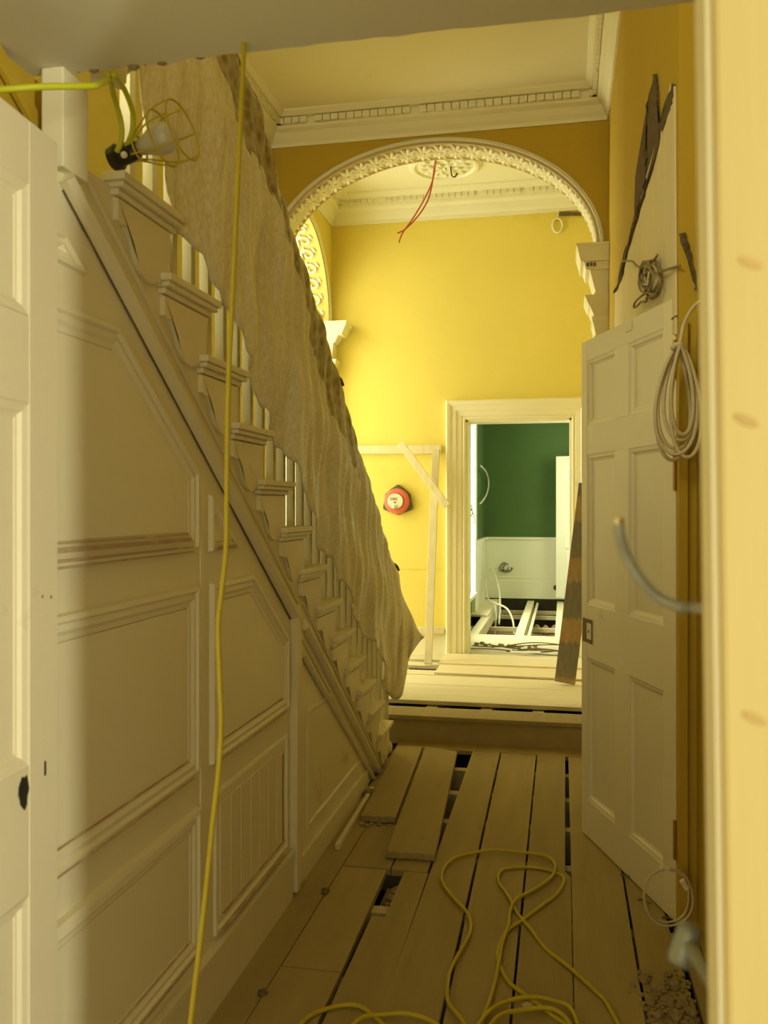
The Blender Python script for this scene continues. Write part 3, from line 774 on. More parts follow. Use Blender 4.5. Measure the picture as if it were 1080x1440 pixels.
for k in range(1, 14):
    link('tread', tread_bm(k), M['stair'], st, bevel=.004)
    link('bracket', bracket_bm(k), M['stair'], st)
    bm = B(); f = yb(k) + TL - .05; box(bm, -2.07, XL - .03, f - .02, f, (zt(k - 1) if k > 1 else -.0), zt(k) - .03); link('riser', bm, M['stair'], st)
# balusters
XB = -1.062
bme = B(); box(bme, -.014, .014, -.014, .014, 0, 1.0)
bal = None
def zrail(y): return 2.434 - .763 * (y - 3.402)
for k in range(1, 14):
    for j in range(2):
        y = yb(k) + TL - .055 - j * GO / 2
        if y < 1.72: continue
        z0 = zt(k); z1 = zrail(y) - .055
        if bal is None:
            bal = link('baluster', bme, M['stair'], st); 
        o = bal if (k == 1 and j == 0) else bal.copy()
        if o is not bal: COL.objects.link(o)
        o.parent = st; o.matrix_parent_inverse = world_of(st).inverted()
        o.location = (XB, y, z0); o.scale = (1, 1, z1 - z0)
# handrail
bm = B()
sec = [(-.032, -.03), (.032, -.03), (.036, -.005), (.028, .02), (.010, .03), (-.010, .03), (-.028, .02), (-.036, -.005)]
rings = [[(XB + x, y, zrail(y) + h - .03) for x, h in sec] for y in (1.66, 3.4, 5.22)]
loft(bm, rings); link('handrail', bm, mat('dark_handrail', (.16, .085, .03), .4, .2, 6), st)
# newel at the foot
bm = B(); lathe(bm, [(.035, 0), (.05, .02), (.05, .06), (.032, .08), (.026, .25), (.034, .5), (.026, .80), (.040, .86), (.030, .92), (.045, .98), (.04, 1.0)], Matrix.Translation((XB, 5.19, 0)), 16)
link('newel', bm, M['stair'], st, smooth=True)
# newel drop of the landing
bm = B(); box(bm, -1.050, -1.0, 1.618, 1.715, 2.195, 2.40)
tag(link('newel_drop', bm, M['cream'], bevel=.003, origin=(-1.025, 1.66, 2.195)), 'square cream boxed post end hanging under the landing at upper left', 'post')

# ================================================================== BUBBLE WRAP over the balustrade
topc = [(322, 81), (345, 122), (358, 165), (373, 240), (400, 325), (420, 388), (440, 450), (455, 498), (470, 540), (485, 592), (500, 650), (520, 715), (545, 790)]
botc = [(183, 101), (214, 222), (258, 325), (328, 481), (378, 592), (430, 720), (487, 847), (527, 920), (544, 975)]
tp = [on_x(u, v, -1.045) for u, v in topc]
bp_ = [on_x(u, v, -1.005) for u, v in botc]
# both edges as functions of the distance along the corridor; the sheet hangs vertically between them
def lerp_tab(tab, y):
    if y <= tab[0][0]: return tab[0][1]
    for (a, za), (b, zb) in zip(tab, tab[1:]):
        if y <= b: return za + (zb - za) * (y - a) / (b - a)
    return tab[-1][1]
ttab = sorted((p.y, p.z) for p in tp); btab = sorted((p.y, p.z) for p in bp_)
# above the soffit line the sheet simply goes on along the rail
y00 = 1.70
ttab = [(y00, zrail(y00) + .03)] + [q for q in ttab if q[0] > 2.6]
btab = [(y00, zt(13) + .12)] + btab
bm = B(); NY, NZ = 150, 46; grid = []
random.seed(5)
ph = [random.uniform(0, 6.28) for _ in range(8)]
for i in range(NY + 1):
    y = y00 + (5.26 - y00) * i / NY; row = []
    z1 = lerp_tab(ttab, y); z0 = lerp_tab(btab, y) + .012 * math.sin(y * 31) + .008 * math.sin(y * 77)
    zr = zrail(y)
    for j in range(NZ + 1):
        s = j / NZ
        z = z0 + (z1 - z0) * s
        fold = .020 * math.sin(y * 9 + ph[0] + 1.5 * s) * (1 - s) + .012 * math.sin(y * 23 + ph[1] - 3 * s) * (1 - s * .7) + .006 * math.sin(y * 51 + 6 * s + ph[2])
        fold += .010 * math.sin(z * 14 + y * 4 + ph[3]) * (.3 + .7 * math.sin(math.pi * s))
        over = max(0, (s - .88) / .12)
        x = -.985 + .012 * math.sin(math.pi * s) + fold - .055 * over ** 2 - .012 * max(0, .25 - s)
        row.append((x, y, z))
    # over the rail and down the back
    row.append((-1.075, y, z1 + .012)); row.append((-1.125, y, z1 - .02)); row.append((-1.135, y, z1 - .16)); row.append((-1.13, y, z1 - .26))
    grid.append(row)
rr = loft(bm, grid, closed=False, cap=False)
for f in bm.faces:
    m_ = f.calc_center_median(); s_z = (m_.z - lerp_tab(btab, m_.y)) / max(.01, lerp_tab(ttab, m_.y) - lerp_tab(btab, m_.y))
    if s_z > .70 + .07 * math.sin(m_.y * 4.3 + 1.0) and 2.2 < m_.y < 4.2 or m_.x < -1.08: f.material_index = 1
bw = link('bubble_wrap_sheet', bm, [M['bubble'], M['bubble_edge']], smooth=True, origin=(-1.0, 3.4, 1.2))
tag(bw, 'long crumpled bubble wrap sheet draped over the stair balustrade', 'bubble wrap')
s_ = bw.modifiers.new('solid', 'SOLIDIFY'); s_.thickness = .003
# the tail of the wrap hanging round the newel
A_ = [(545, 786), (556, 800), (566, 838), (580, 868), (591, 896)]
bm = B(); grid = []
topr = [Vector((-1.03, 5.22, 1.17)), Vector((-.985, 5.27, 1.10)), Vector((-.94, 5.34, .98)), Vector((-.90, 5.40, .86)), Vector((-.87, 5.44, .74))]
topr = [at_d(u, v, d) for (u, v), d in zip(A_, (5.33, 5.36, 5.42, 5.48, 5.52))]
botr = [at_d(u, v, d) for (u, v), d in zip([(543, 972), (554, 984), (566, 975), (571, 935), (590, 897)], (5.16, 5.24, 5.34, 5.42, 5.52))]
tt = smooth_path(topr, 5); bb = smooth_path(botr, 5)
for i, (a, b) in enumerate(zip(tt, bb)):
    row = []
    for j in range(25):
        s = j / 24; p = a.lerp(b, s)
        f = .025 * math.sin(i * .9 + s * 2) * math.sin(math.pi * s)
        row.append(p + Vector((.1 * math.sin(math.pi * s) * .3, -f, 0)))
    grid.append(row)
loft(bm, grid, closed=False, cap=False)
bt = link('sheet_tail', bm, M['bubble'], bw, smooth=True); s_ = bt.modifiers.new('solid', 'SOLIDIFY'); s_.thickness = .003
# torn tape pieces along the top
for u, v in ((467, 532), (500, 655), (550, 797)):
    p = on_x(u, v, -1.03); bm = B()
    tube(bm, [p + Vector((-.02, -.03, -.03)), p + Vector((.0, .02, .01)), p + Vector((.02, .05, .0)), p + Vector((.03, .06, -.03))], .014, 6, 4)
    link('torn_end', bm, M['lath'], bw)

# ================================================================== DOORS
def panel_door(name, label, A, Bp, height, rows, cols, th=.042, m='door', z0=.006, sgn=1, cat='door', ns=None):
    """A hinge foot, Bp free edge foot, face towards +n*sgn. rows/cols: lists of (lo, hi)"""
    A, Bp = Vector(A), Vector(Bp); d = Bp - A; Wd = d.length; ang = math.atan2(d.y, d.x)
    t = thing(name, (A.x, A.y, z0), label, cat, rz=ang)
    base = Matrix.Translation((A.x, A.y, z0)) @ Matrix.Rotation(ang, 4, 'Z')
    n0, n1 = (0, -th) if sgn > 0 else (th, 0)
    def bx(nm, s0, s1, a, b, inset_=0):
        bm = B(); box(bm, s0, s1, min(n0, n1) + inset_, max(n0, n1) - inset_, a, b, base); return link(nm, bm, M[m], t, bevel=.0015)
    bx('stile', 0, cols[0][0], 0, height); bx('stile', cols[-1][1], Wd, 0, height)
    zs_ = [0] + [v for r_ in rows for v in r_] + [height]
    for i in range(0, len(zs_), 2): bx('rail', cols[0][0] + .0008, cols[-1][1] - .0008, zs_[i], zs_[i + 1], .0006)
    for r_ in rows:
        for c0, c1 in zip(cols, cols[1:]): bx('muntin', c0[1], c1[0], r_[0], r_[1], .0003)
        for c in cols:
            bm = B(); poly = [(c[0], r_[0]), (c[1], r_[0]), (c[1], r_[1]), (c[0], r_[1])]
            for face, dr in ((0, -1), (-th, 1)) if sgn > 0 else ((0, 1), (th, -1)):
                rings = []
                for dd, dep in ((0, .001), (.004, .003), (.016, .006), (.022, .012), (.028, .014), (.0285, .0155)):
                    q = inset(poly, dd) if dd else poly
                    rings.append([base @ Vector((s, face + dr * dep, z)) for s, z in q])
                rr = loft(bm, rings, cap=False); bm.faces.new(rr[-1])
            link('panel', bm, M[m], t)
    return t, base
rows_r = [(.165, .812), (1.052, 1.727), (1.860, 2.152)]
cols_r = [(.094, .398), (.530, .836)]
dr, base_r = panel_door('panelled_door', 'tall cream six panel door standing open against the right wall', (.395, 3.284), (.083, 4.129), 2.245, rows_r, cols_r, sgn=1)
# which side faces the corridor: left of the hinge->free direction
def dpt(s, n, z): return base_r @ Vector((s, n, z))
def on_door(nm, s0, s1, n0, n1, z0, z1, m, bevel=0):
    bm = B(); box(bm, s0, s1, n0, n1, z0, z1, base_r); return link(nm, bm, M[m], dr, bevel=bevel)
FS = 1    # corridor face is +n
for z in (.30, 1.62, 2.02):
    bm = B(); tube(bm, [dpt(-.004, .006, z - .07), dpt(-.004, .006, z + .07)], .006, 10, 1, smooth=False)
    box(bm, -.002, .012, .0, .003, z - .06, z + .06, base_r)
    o = link('hinge', bm, M['brass'], dr); o['label'] = 'brass butt hinge'
on_door('lock_plate', .772, .882, -.001, .0025, .878, .985, 'lockwood')
lp = bpy.data.objects['lock_plate']
ll = on_door('lock_latch', .780, .824, .002, .006, .897, .968, 'white')
attach(ll, lp); ll2 = on_door('latch_slot', .797, .808, .0055, .0065, .925, .938, 'black'); attach(ll2, lp)
on_door('top_notch', .36, .42, .0005, .002, 2.20, 2.238, 'stair')
bm = B(); tube(bm, [dpt(.02, .004, 2.17), dpt(-.03, .012, 2.17)], .0035, 6, 1, smooth=False); link('nail', bm, M['rust'], dr)

cols_l = [(.106, .410), (.540, .842)]
k_ = .983
rows_l = [(r0 * k_ - .015, r1 * k_ - .015) for r0, r1 in rows_r]
rows_l[2] = (1.842, 2.085)
dl, base_l = panel_door('panelled_door', 'bright white six panel door close at the left edge with its lock removed', (-.8985, .598), (-.9635, 1.54), 2.200, rows_l, cols_l, sgn=-1)
def on_dl(nm, s0, s1, n0, n1, z0, z1, m):
    bm = B(); box(bm, s0, s1, n0, n1, z0, z1, base_l); return link(nm, bm, M[m], dl)
# hole where the lock was, keyhole slot, screw holes and a filler line on the near door
bm = B(); pts = []
for q in range(14):
    a = 2 * math.pi * q / 14; rr = 1 + random.uniform(-.2, .2)
    pts.append((.820 + .016 * rr * math.cos(a), .978 + .030 * rr * math.sin(a)))
loft(bm, [[base_l @ Vector((s, -.0012, z)) for s, z in pts], [base_l @ Vector((s, .001, z)) for s, z in pts]])
link('lock_hole', bm, M['black'], dl)
on_dl('keyhole_slot', .893, .899, -.001, .001, .985, 1.012, 'black')
for s, z in ((.884, 1.322), (.916, 1.318)):
    on_dl('screw_hole', s, s + .004, -.001, .001, z, z + .005, 'rust')

# ================================================================== LOOSE FLOORBOARDS in the corridor
def loose(pl, label, z0, th=.028):
    bm = B(); n = 10
    c = Vector((sum(p[0] for p in pl) / 4, sum(p[1] for p in pl) / 4, z0))
    # ends sawn a little rough
    a, b, cc, d = [Vector(p) for p in pl]
    near = [a.lerp(b, i / n) + Vector((0, random.uniform(-.006, .006))) for i in range(n + 1)]
    far = [d.lerp(cc, i / n) for i in range(n + 1)]
    out = near + far[::-1]
    loft(bm, [[(p.x, p.y, z0) for p in out], [(p.x, p.y, z0 + th) for p in out]])
    o = link('loose_floorboard', bm, M['boards'], origin=c, bevel=.002)
    return tag(o, label, 'floorboard', None)
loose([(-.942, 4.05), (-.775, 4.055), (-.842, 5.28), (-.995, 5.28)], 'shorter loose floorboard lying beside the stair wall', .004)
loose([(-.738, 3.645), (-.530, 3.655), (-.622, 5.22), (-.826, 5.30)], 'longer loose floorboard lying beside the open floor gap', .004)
bm = B(); box(bm, -.985, -.965, 3.70, 4.50, .0, .022, Matrix.Translation((-.93, 4.1, 0)) @ Matrix.Rotation(R(1.2), 4, 'Z') @ Matrix.Translation((.93, -4.1, .002)))
tag(link('batten_offcut', bm, M['raw'], origin=(-.975, 4.1, 0)), 'thin pale batten lying along the foot of the stair wall', 'timber')
# plaster lumps under and near the loose boards
def lump(p, r, label, grp, m='rubble'):
    bm = B(); bmesh.ops.create_icosphere(bm, subdivisions=2, radius=r)
    for v in bm.verts: v.co *= random.uniform(.72, 1.15)
    for v in bm.verts: v.co.z = max(v.co.z * .7, -r * .35); v.co.x *= random.uniform(.95, 1.05)
    zmin = min(v.co.z for v in bm.verts)
    bmesh.ops.rotate(bm, verts=bm.verts, cent=(0, 0, 0), matrix=Matrix.Rotation(random.uniform(0, 6), 3, 'Z'))
    bmesh.ops.translate(bm, verts=bm.verts, vec=(0, 0, -zmin))
    o = link('plaster_lump', bm, M[m]); o.location = p
    return tag(o, label, 'rubble', grp)
for x, y, r in ((-.93, 4.015, .016), (-.90, 4.00, .012), (-.85, 4.025, .013), (-.80, 4.02, .010), (-.885, 4.025, .012)):
    lump((x, y, 0), r, 'small plaster lump by the sawn end of the shorter loose board', 'lumps by the shorter loose board')
lump((-.985, 4.42, 0), .042, 'large pale plaster lump against the foot of the stair wall', None)
for x, y, r in ((-.66, 3.30, .030), (-.668, 3.42, .026), (-.655, 3.20, .024), (-.662, 3.50, .028), (-.675, 3.36, .022)):
    lump((x, y, -.075), r, 'brown rubble lump down in the hole between floorboards', 'lumps in the floor hole')
bm = B(); box(bm, -.71, -.62, 3.12, 3.54, -.16, -.075); o = link('rubble_fill', bm, M['rubble'], floor)
lump((-.905, 3.28, 0), .018, 'dark lump on the floorboard joint near the stair wall', None, 'lath')
lump((-.905, 2.56, 0), .016, 'dark lump at the bottom left of the corridor floor', None, 'lath')
# rubble at the right foot of the frame
for u, v, r in ((905, 1380, .020), (925, 1395, .026), (948, 1388, .020), (967, 1378, .024), (975, 1395, .018), (915, 1412, .018), (938, 1410, .022), (960, 1415, .020), (950, 1432, .024), (972, 1428, .022), (925, 1432, .016), (980, 1410, .02), (912, 1372, .013), (940, 1372, .014), (986, 1440, .03), (930, 1450, .02)):
    p = on_z(u, v, 0)
    if p.x < .385: lump(p, r, 'rough plaster lump in the rubble at the bottom right corner', 'rubble at the bottom right corner')
bm = B()
for i in range(240):
    u, v = random.gauss(952, 26), random.gauss(1415, 26)
    p = on_z(u, v, 0)
    if p.x > .39: continue
    r = random.uniform(.003, .008); box(bm, -r, r, -r * .7, r * .8, -.001, r, Matrix.Translation((p.x, p.y, 0)) @ Matrix.Rotation(random.uniform(0, 3), 4, 'Z') @ Matrix.Rotation(random.uniform(-.4, .4), 4, 'X'))
o = tag(link('rubble_dust', bm, M['rubble'], origin=(.3, 2.75, 0)), 'fine plaster crumbs spread between the lumps at the lower right', 'rubble'); o['kind'] = 'stuff'
for u, v in ((905, 1270), (880, 1235), (940, 1295)):
    p = on_z(u, v); bm = B(); tube(bm, [p + Vector((-.02, .01, .006)), p + Vector((0, 0, .012)), p + Vector((.025, -.012, .006))], .004, 6, 3)
    tag(link('wood_splinter', bm, M['lath'], origin=p), 'dark wood splinter on the floor under the open right door', 'splinter', 'splinters under the right door')
p = on_z(745, 1412); bm = B(); box(bm, -.025, .025, -.012, .012, 0, .003, Matrix.Translation(p) @ Matrix.Rotation(.9, 4, 'Z'))
tag(link('paper_scrap', bm, M['raw'], origin=p), 'pale paper scrap on the floorboards inside the yellow cable loop', 'scrap')

# ================================================================== CABLES
def cable(name, strands, r, m, label, cat='cable', grp=None, seg=8, k=6, origin=None):
    bm = B()
    for s in strands: tube(bm, s, r, seg, k)
    return tag(link(name, bm, M[m], smooth=True, origin=origin or strands[0][0]), label, cat, grp)
# floor loops (surveyed on the floor)
def fl(pts, z=.006):
    out = []
    for i, (x, y) in enumerate(pts):
        p = on_z(280 + x * .5185, 1000 + y * .5185, 0); out.append((p.x, p.y, z + .004 * (i % 2)))
    return out
s1 = fl([(1150, 880), (1105, 800), (1080, 770), (1000, 700), (940, 650), (900, 600), (865, 555), (840, 510), (812, 465), (822, 438), (865, 428), (920, 432), (975, 446), (990, 466), (972, 500), (930, 535), (880, 570), (835, 605), (813, 645), (810, 680), (838, 738), (900, 790), (960, 832), (1005, 870), (1020, 920)])
s2 = fl([(740, 940), (770, 849), (795, 775), (812, 700), (822, 640), (840, 590), (843, 555), (860, 522), (910, 492), (955, 462), (966, 425), (940, 403), (880, 391), (800, 387), (740, 393), (690, 410), (663, 438), (660, 475), (690, 515), (728, 560), (737, 600), (720, 645), (692, 690), (676, 740), (676, 800), (712, 852), (760, 930)], .012)
s3 = fl([(230, 930), (285, 849), (350, 812), (420, 806), (468, 828), (520, 880)])
s4 = fl([(390, 900), (440, 849), (500, 836), (570, 838), (640, 860), (690, 920)], .014)
s5 = fl([(720, 930), (780, 842), (830, 806), (900, 795), (960, 802), (1008, 826), (1030, 880)], .018)
s6 = fl([(760, 920), (810, 850), (870, 828), (950, 826), (995, 850), (1020, 900)], .018)
cable('extension_cable', [s1, s2, s3, s4, s5, s6], .0066, 'yellowcable', 'yellow extension cable lying in loops on the corridor floorboards')
# cable hanging from the edge of the landing soffit
hang = [(343, 66, 1.70), (342, 90, 1.70), (337, 200, 1.70), (331, 330, 1.70), (326, 440, 1.69), (322, 520, 1.68), (320, 600, 1.67), (319, 690, 1.66), (318, 770, 1.65), (312, 830, 1.64), (307, 880, 1.63), (309, 950, 1.62), (311, 1020, 1.61), (307, 1090, 1.60), (299, 1160, 1.60), (290, 1250, 1.59), (281, 1330, 1.58), (268, 1440, 1.57), (262, 1520, 1.56)]
hp = [at_d(*q) for q in hang]; hp[0].z = 2.41; hp.append(hp[-1] + Vector((-.02, -.08, -.16))); 
while hp[-1].z > .02: hp.append(Vector((hp[-1].x - .01, hp[-1].y - .02, max(.008, hp[-1].z - .15))))
cable('hanging_cable', [hp], .0052, 'yellowcable', 'yellow cable hanging from the landing soffit down to the floor', origin=hp[0])
# bright yellow lead running to the work lamp from the left
q = [at_d(-60, 127, 1.50), at_d(0, 126, 1.56), at_d(60, 122, 1.60), at_d(128, 121, 1.66)]
cable('supply_cable', [q + [at_d(140, 118, 1.70), at_d(152, 112, 1.74)]], .0062, 'neoncable', 'bright yellow cable running level from the left edge to the landing', origin=q[0])
# work lamp lying on the top treads: holder, cage, lamp, two leads
lc = at_d(178, 216, 2.02)
ld = (at_d(252, 185, 1.98) - lc).normalized()
wl_ = thing('work_lamp', lc, 'yellow wire cage inspection lamp with black holder beside the top tread', 'lamp')
lq = ld.to_track_quat('Z', 'Y').to_matrix().to_4x4(); lm_ = Matrix.Translation(lc) @ lq
bm = B(); lathe(bm, [(.004, -.045), (.026, -.04), (.030, -.02), (.024, -.016), (.024, .02), (.018, .03), (.002, .032)], lm_, 16); link('lamp_holder', bm, M['black'], wl_)
bm = B(); lathe(bm, [(.002, .03), (.016, .034), (.020, .05), (.034, .08), (.036, .105), (.028, .125), (.002, .135)], lm_, 16); link('bulb', bm, M['bulb'], wl_, smooth=True)
bm = B(); a_ = lc + lm_.to_3x3() @ Vector((0, 0, -.03)); bmesh.ops.create_icosphere(bm, subdivisions=2, radius=.008, matrix=Matrix.Translation(lc + Vector((.008, -.027, -.014)))); link('screw_cap', bm, M['white'], wl_)
def ring(z, r, tilt=0): return [lm_ @ Vector((r * math.cos(t), r * math.sin(t), z + tilt * math.cos(t))) for t in [2 * math.pi * i / 20 for i in range(20)]]
for z, r in ((.035, .030), (.098, .064), (.150, .068)):
    bm = B(); tube(bm, ring(z, r), .0026, 6, 2, closed=True); link('cage_ring', bm, M['yellowcable'], wl_, smooth=True)
for i in range(7):
    t = 2 * math.pi * i / 7 + .3; c_, s_2 = math.cos(t), math.sin(t)
    bm = B(); tube(bm, [lm_ @ Vector((r * c_, r * s_2, z)) for z, r in ((.02, .026), (.035, .030), (.098, .064), (.150, .068))], .0022, 6, 3); link('cage_wire', bm, M['yellowcable'], wl_, smooth=True)
for pts in (((152, 104, 1.78), (160, 135, 1.90), (170, 170, 1.95), (171, 195, 1.96), (164, 214, 1.97)), ((160, 104, 1.78), (176, 128, 1.90), (187, 160, 1.96), (186, 185, 1.98), (178, 206, 2.0))):
    bm = B(); tube(bm, [at_d(*p) for p in pts], .0062, 8, 5); link('lead', bm, M['neoncable'], wl_, smooth=True)
# grey cable stub and metal knob beside the near post
q = [at_d(1000, 858, .755), at_d(985, 856, .76), at_d(955, 853, .77), at_d(925, 840, .78), at_d(898, 812, .78), at_d(880, 780, .78), at_d(871, 750, .77), at_d(870, 738, .77)]
q = [Vector((.135, .7085, q[0].z))] + q[1:]
o = cable('cable_stub', [q], .0050, 'greycable', 'blurred grey cable stub curling out from behind the near post', origin=q[0])
bm = B(); tube(bm, [q[-1], q[-1] + Vector((0, 0, .006))], .0046, 8, 1, smooth=False); link('bare_end', bm, M['steel'], o)
a_, b_ = at_d(972, 1305, .745), at_d(955, 1352, .745)
bm = B(); dq = (b_ - a_).to_track_quat('Z', 'Y').to_matrix().to_4x4(); ln = (b_ - a_).length
mk = Matrix.Translation(a_) @ dq
lathe(bm, [(.001, -.004), (.009, -.002), (.011, .004), (.011, ln - .004), (.009, ln + .002), (.001, ln + .004)], mk, 18)
kn = tag(link('metal_knob', bm, M['metal'], smooth=True, origin=a_), 'blurred grey metal knob low beside the near post', 'knob')
bm = B(); tube(bm, [a_.lerp(b_, .4), Vector((.115, .7105, a_.lerp(b_, .4).z))], .006, 8, 1, smooth=False); link('spindle', bm, M['metal'], kn)
# cable coil hung on the right door's hinge edge
ctop = at_d(953, 486, 3.06)
def teardrop(cu, ru, rv, d, ph, n=20):
    out = []
    for i in range(n):
        t = 2 * math.pi * i / n; k = .25 + .80 * math.sqrt((1 - math.cos(t)) / 2)
        out.append(at_d(955 + (cu - 955) * k + ru * k * math.sin(t), 487 + rv - rv * math.cos(t), d + .012 * math.sin(t + ph)))
    return out
def oval(cu, cv, ru, rv, d, ph=0, wob=0.0, n=18):
    return [at_d(cu + ru * math.sin(2 * math.pi * i / n) + wob * math.sin(6 * math.pi * i / n + ph), cv - rv * math.cos(2 * math.pi * i / n), d + .012 * math.sin(2 * math.pi * i / n + ph)) for i in range(n)]
co = thing('cable_coil', ctop, 'dusty white cable coil hung from a nail by the right door hinge', 'cable')
for i, (cu, cv, ru, rv) in enumerate(((946, 565, 24, 80), (951, 560, 27, 72), (957, 555, 24, 66), (950, 568, 30, 76), (966, 562, 22, 78), (960, 545, 16, 62))):
    bm = B(); tube(bm, teardrop(cu, ru * 1.15, rv, 3.00 - .012 * i, i), .0066, 8, 4, closed=True); link('cable_loop', bm, M['whitecable'], co, smooth=True)
bm = B(); tube(bm, [at_d(990, 420, 2.92), at_d(975, 432, 2.95), at_d(962, 455, 2.98), at_d(956, 482, 2.98), at_d(948, 492, 2.97)], .0065, 8, 6); link('cable_tail', bm, M['whitecable'], co, smooth=True)
bm = B(); tube(bm, [at_d(945, 490, 2.95), at_d(955, 484, 2.93), at_d(965, 492, 2.95)], .010, 8, 4); link('cable_tie', bm, M['whitecable'], co, smooth=True)
# thin cable ring low on the door
cl = thing('cable_ring', at_d(937, 1262, 3.0), 'thin pale cable ring with tape low on the right door hinge side', 'cable')
for i, (cu, cv, ru, rv) in enumerate(((937, 1260, 33, 37), (940, 1262, 35, 40))):
    bm = B(); tube(bm, oval(cu, cv, ru, rv, 3.00 - .01 * i, i, 1.5), .0042, 8, 4, closed=True); link('cable_loop', bm, M['whitecable'], cl, smooth=True)
for p0, p1 in (((930, 1219), (940, 1222)), ((959, 1238), (966, 1250))):
    bm = B(); tube(bm, [at_d(*p0, 2.985), at_d(*p1, 2.985)], .010, 8, 1, smooth=False); link('tape_wrap', bm, M['cream'], cl)
# wire tangle above the right door
wt = thing('wire_tangle', on_rw(925, 392, .03), 'tangle of old dusty wires hanging over the top of the right door', 'cable')
random.seed(3)
for i in range(9):
    cu, cv = 925 + random.uniform(-4, 5), 392 + random.uniform(-6, 6); ru, rv = random.uniform(6, 13), random.uniform(13, 24)
    pts = [on_rw(cu + ru * math.sin(2 * math.pi * k / 10) + random.uniform(-1.5, 1.5), cv - rv * math.cos(2 * math.pi * k / 10), .02 + .004 * i) for k in range(10)]
    bm = B(); tube(bm, pts, .0045, 6, 4, closed=True); link('wire_loop', bm, M['rubble'] if i % 3 else M['whitecable'], wt, smooth=True)
for pts in (((884, 367), (898, 367), (905, 373), (914, 378)), ((936, 358), (930, 366), (922, 372)), ((938, 382), (948, 379), (956, 377)), ((918, 412), (910, 418), (903, 425), (901, 432), (906, 430), (912, 424), (919, 424), (920, 418))):
    bm = B(); tube(bm, [on_rw(u, v, .03) for u, v in pts], .005, 6, 4); link('wire_end', bm, M['rubble'], wt, smooth=True)

# ================================================================== HALL OBJECTS
# red pair of wires hanging from the ceiling
p0 = Vector((-.985, 6.93, ZC))
s1 = [p0] + [at_d(u, v, d) for u, v, d in ((613, 225, 6.95), (608, 255, 6.93), (594, 285, 6.93), (580, 308, 6.93), (566, 328, 6.93), (561, 341, 6.93))]
s2 = [p0 + Vector((.006, 0, 0))] + [at_d(u, v, d) for u, v, d in ((612, 228, 6.96), (607, 262, 6.95), (600, 285, 6.95), (586, 306, 6.95), (570, 322, 6.95), (559, 328, 6.95))]
cable('red_wire', [s1, s2], .0065, 'redcable', 'pair of red wires hanging from the hall ceiling in front of the rose', origin=p0)
# fire bell
bc = on_y(560, 704, YF)
fb = thing('fire_bell', bc + Vector((0, 0, -.13)), 'round red hand fire alarm on a dark plate, on the yellow wall', 'fire alarm')
by = Matrix.Translation((bc.x, YF, bc.z)) @ Matrix.Rotation(R(90), 4, 'X')      # local z -> -Y
bm = B(); pts = []
cs = [(0, .145), (.135, -.075), (-.135, -.075)]
for i, (cx, cz) in enumerate(cs):
    a0 = math.atan2(cz, cx)
    for q_ in range(-3, 4): pts.append((cx * .80 + .028 * math.cos(a0 + q_ * .32), cz * .80 + .028 * math.sin(a0 + q_ * .32)))
    n_ = cs[(i + 2) % 3]
pts.sort(key=lambda p: math.atan2(p[1], p[0]))
full = []
for i in range(len(pts)):
    a, b = pts[i], pts[(i + 1) % len(pts)]
    full.append(a)
    if math.hypot(a[0] - b[0], a[1] - b[1]) > .06:
        for t_ in (.25, .5, .75):
            x, z = a[0] + (b[0] - a[0]) * t_, a[1] + (b[1] - a[1]) * t_; r_ = math.hypot(x, z)
            k = 1 + (.128 / r_ - 1) * (1 - abs(t_ - .5) * .6) if r_ < .128 else 1
            full.append((x * k, z * k))
loft(bm, [[by @ Vector((x, z, 0)) for x, z in full], [by @ Vector((x, z, .028)) for x, z in full], [by @ Vector((x * .93, z * .93, .036)) for x, z in full]])
link('backplate', bm, M['bellback'], fb)
bo = by @ Matrix.Translation((-.004, -.006, 0))
bm = B(); lathe(bm, [(.112, .03), (.116, .045), (.112, .062), (.100, .072), (.076, .078), (.074, .070), (.001, .070)], bo, 40); link('red_gong', bm, M['bellred'], fb, smooth=False)
bm = B(); lathe(bm, [(.070, .070), (.070, .083), (.066, .086), (.001, .086)], bo @ Matrix.Translation((-.006, .0, 0)), 32); fd = link('face_disc', bm, M['bellface'], fb)
bm = B(); bmesh.ops.create_uvsphere(bm, u_segments=12, v_segments=8, radius=.019, matrix=bo @ Matrix.Translation((-.012, -.052, .095))); link('crank_knob', bm, M['steel'], fb, smooth=True)
bm = B(); loft(bm, [[bo @ Vector((x, z, q_)) for x, z in ((-.022, -.005), (.002, -.005), (-.010, -.022))] for q_ in (.0862, .0875)]); link('arrow_mark', bm, M['inkblack'], fd)
tcv = bpy.data.curves.new('lettering', 'FONT'); tcv.body = 'FIRE'; tcv.size = .036; tcv.align_x = 'CENTER'; tcv.extrude = .0004
to = bpy.data.objects.new('lettering_text', tcv); COL.objects.link(to)
dg = bpy.context.evaluated_depsgraph_get(); me = bpy.data.meshes.new_from_object(to.evaluated_get(dg)); bpy.data.objects.remove(to)
me.transform(bo @ Matrix.Translation((-.020, .008, .0868))); me.materials.clear(); me.materials.append(M['ink'])
lo = bpy.data.objects.new('lettering', me); COL.objects.link(lo); attach(lo, fd)

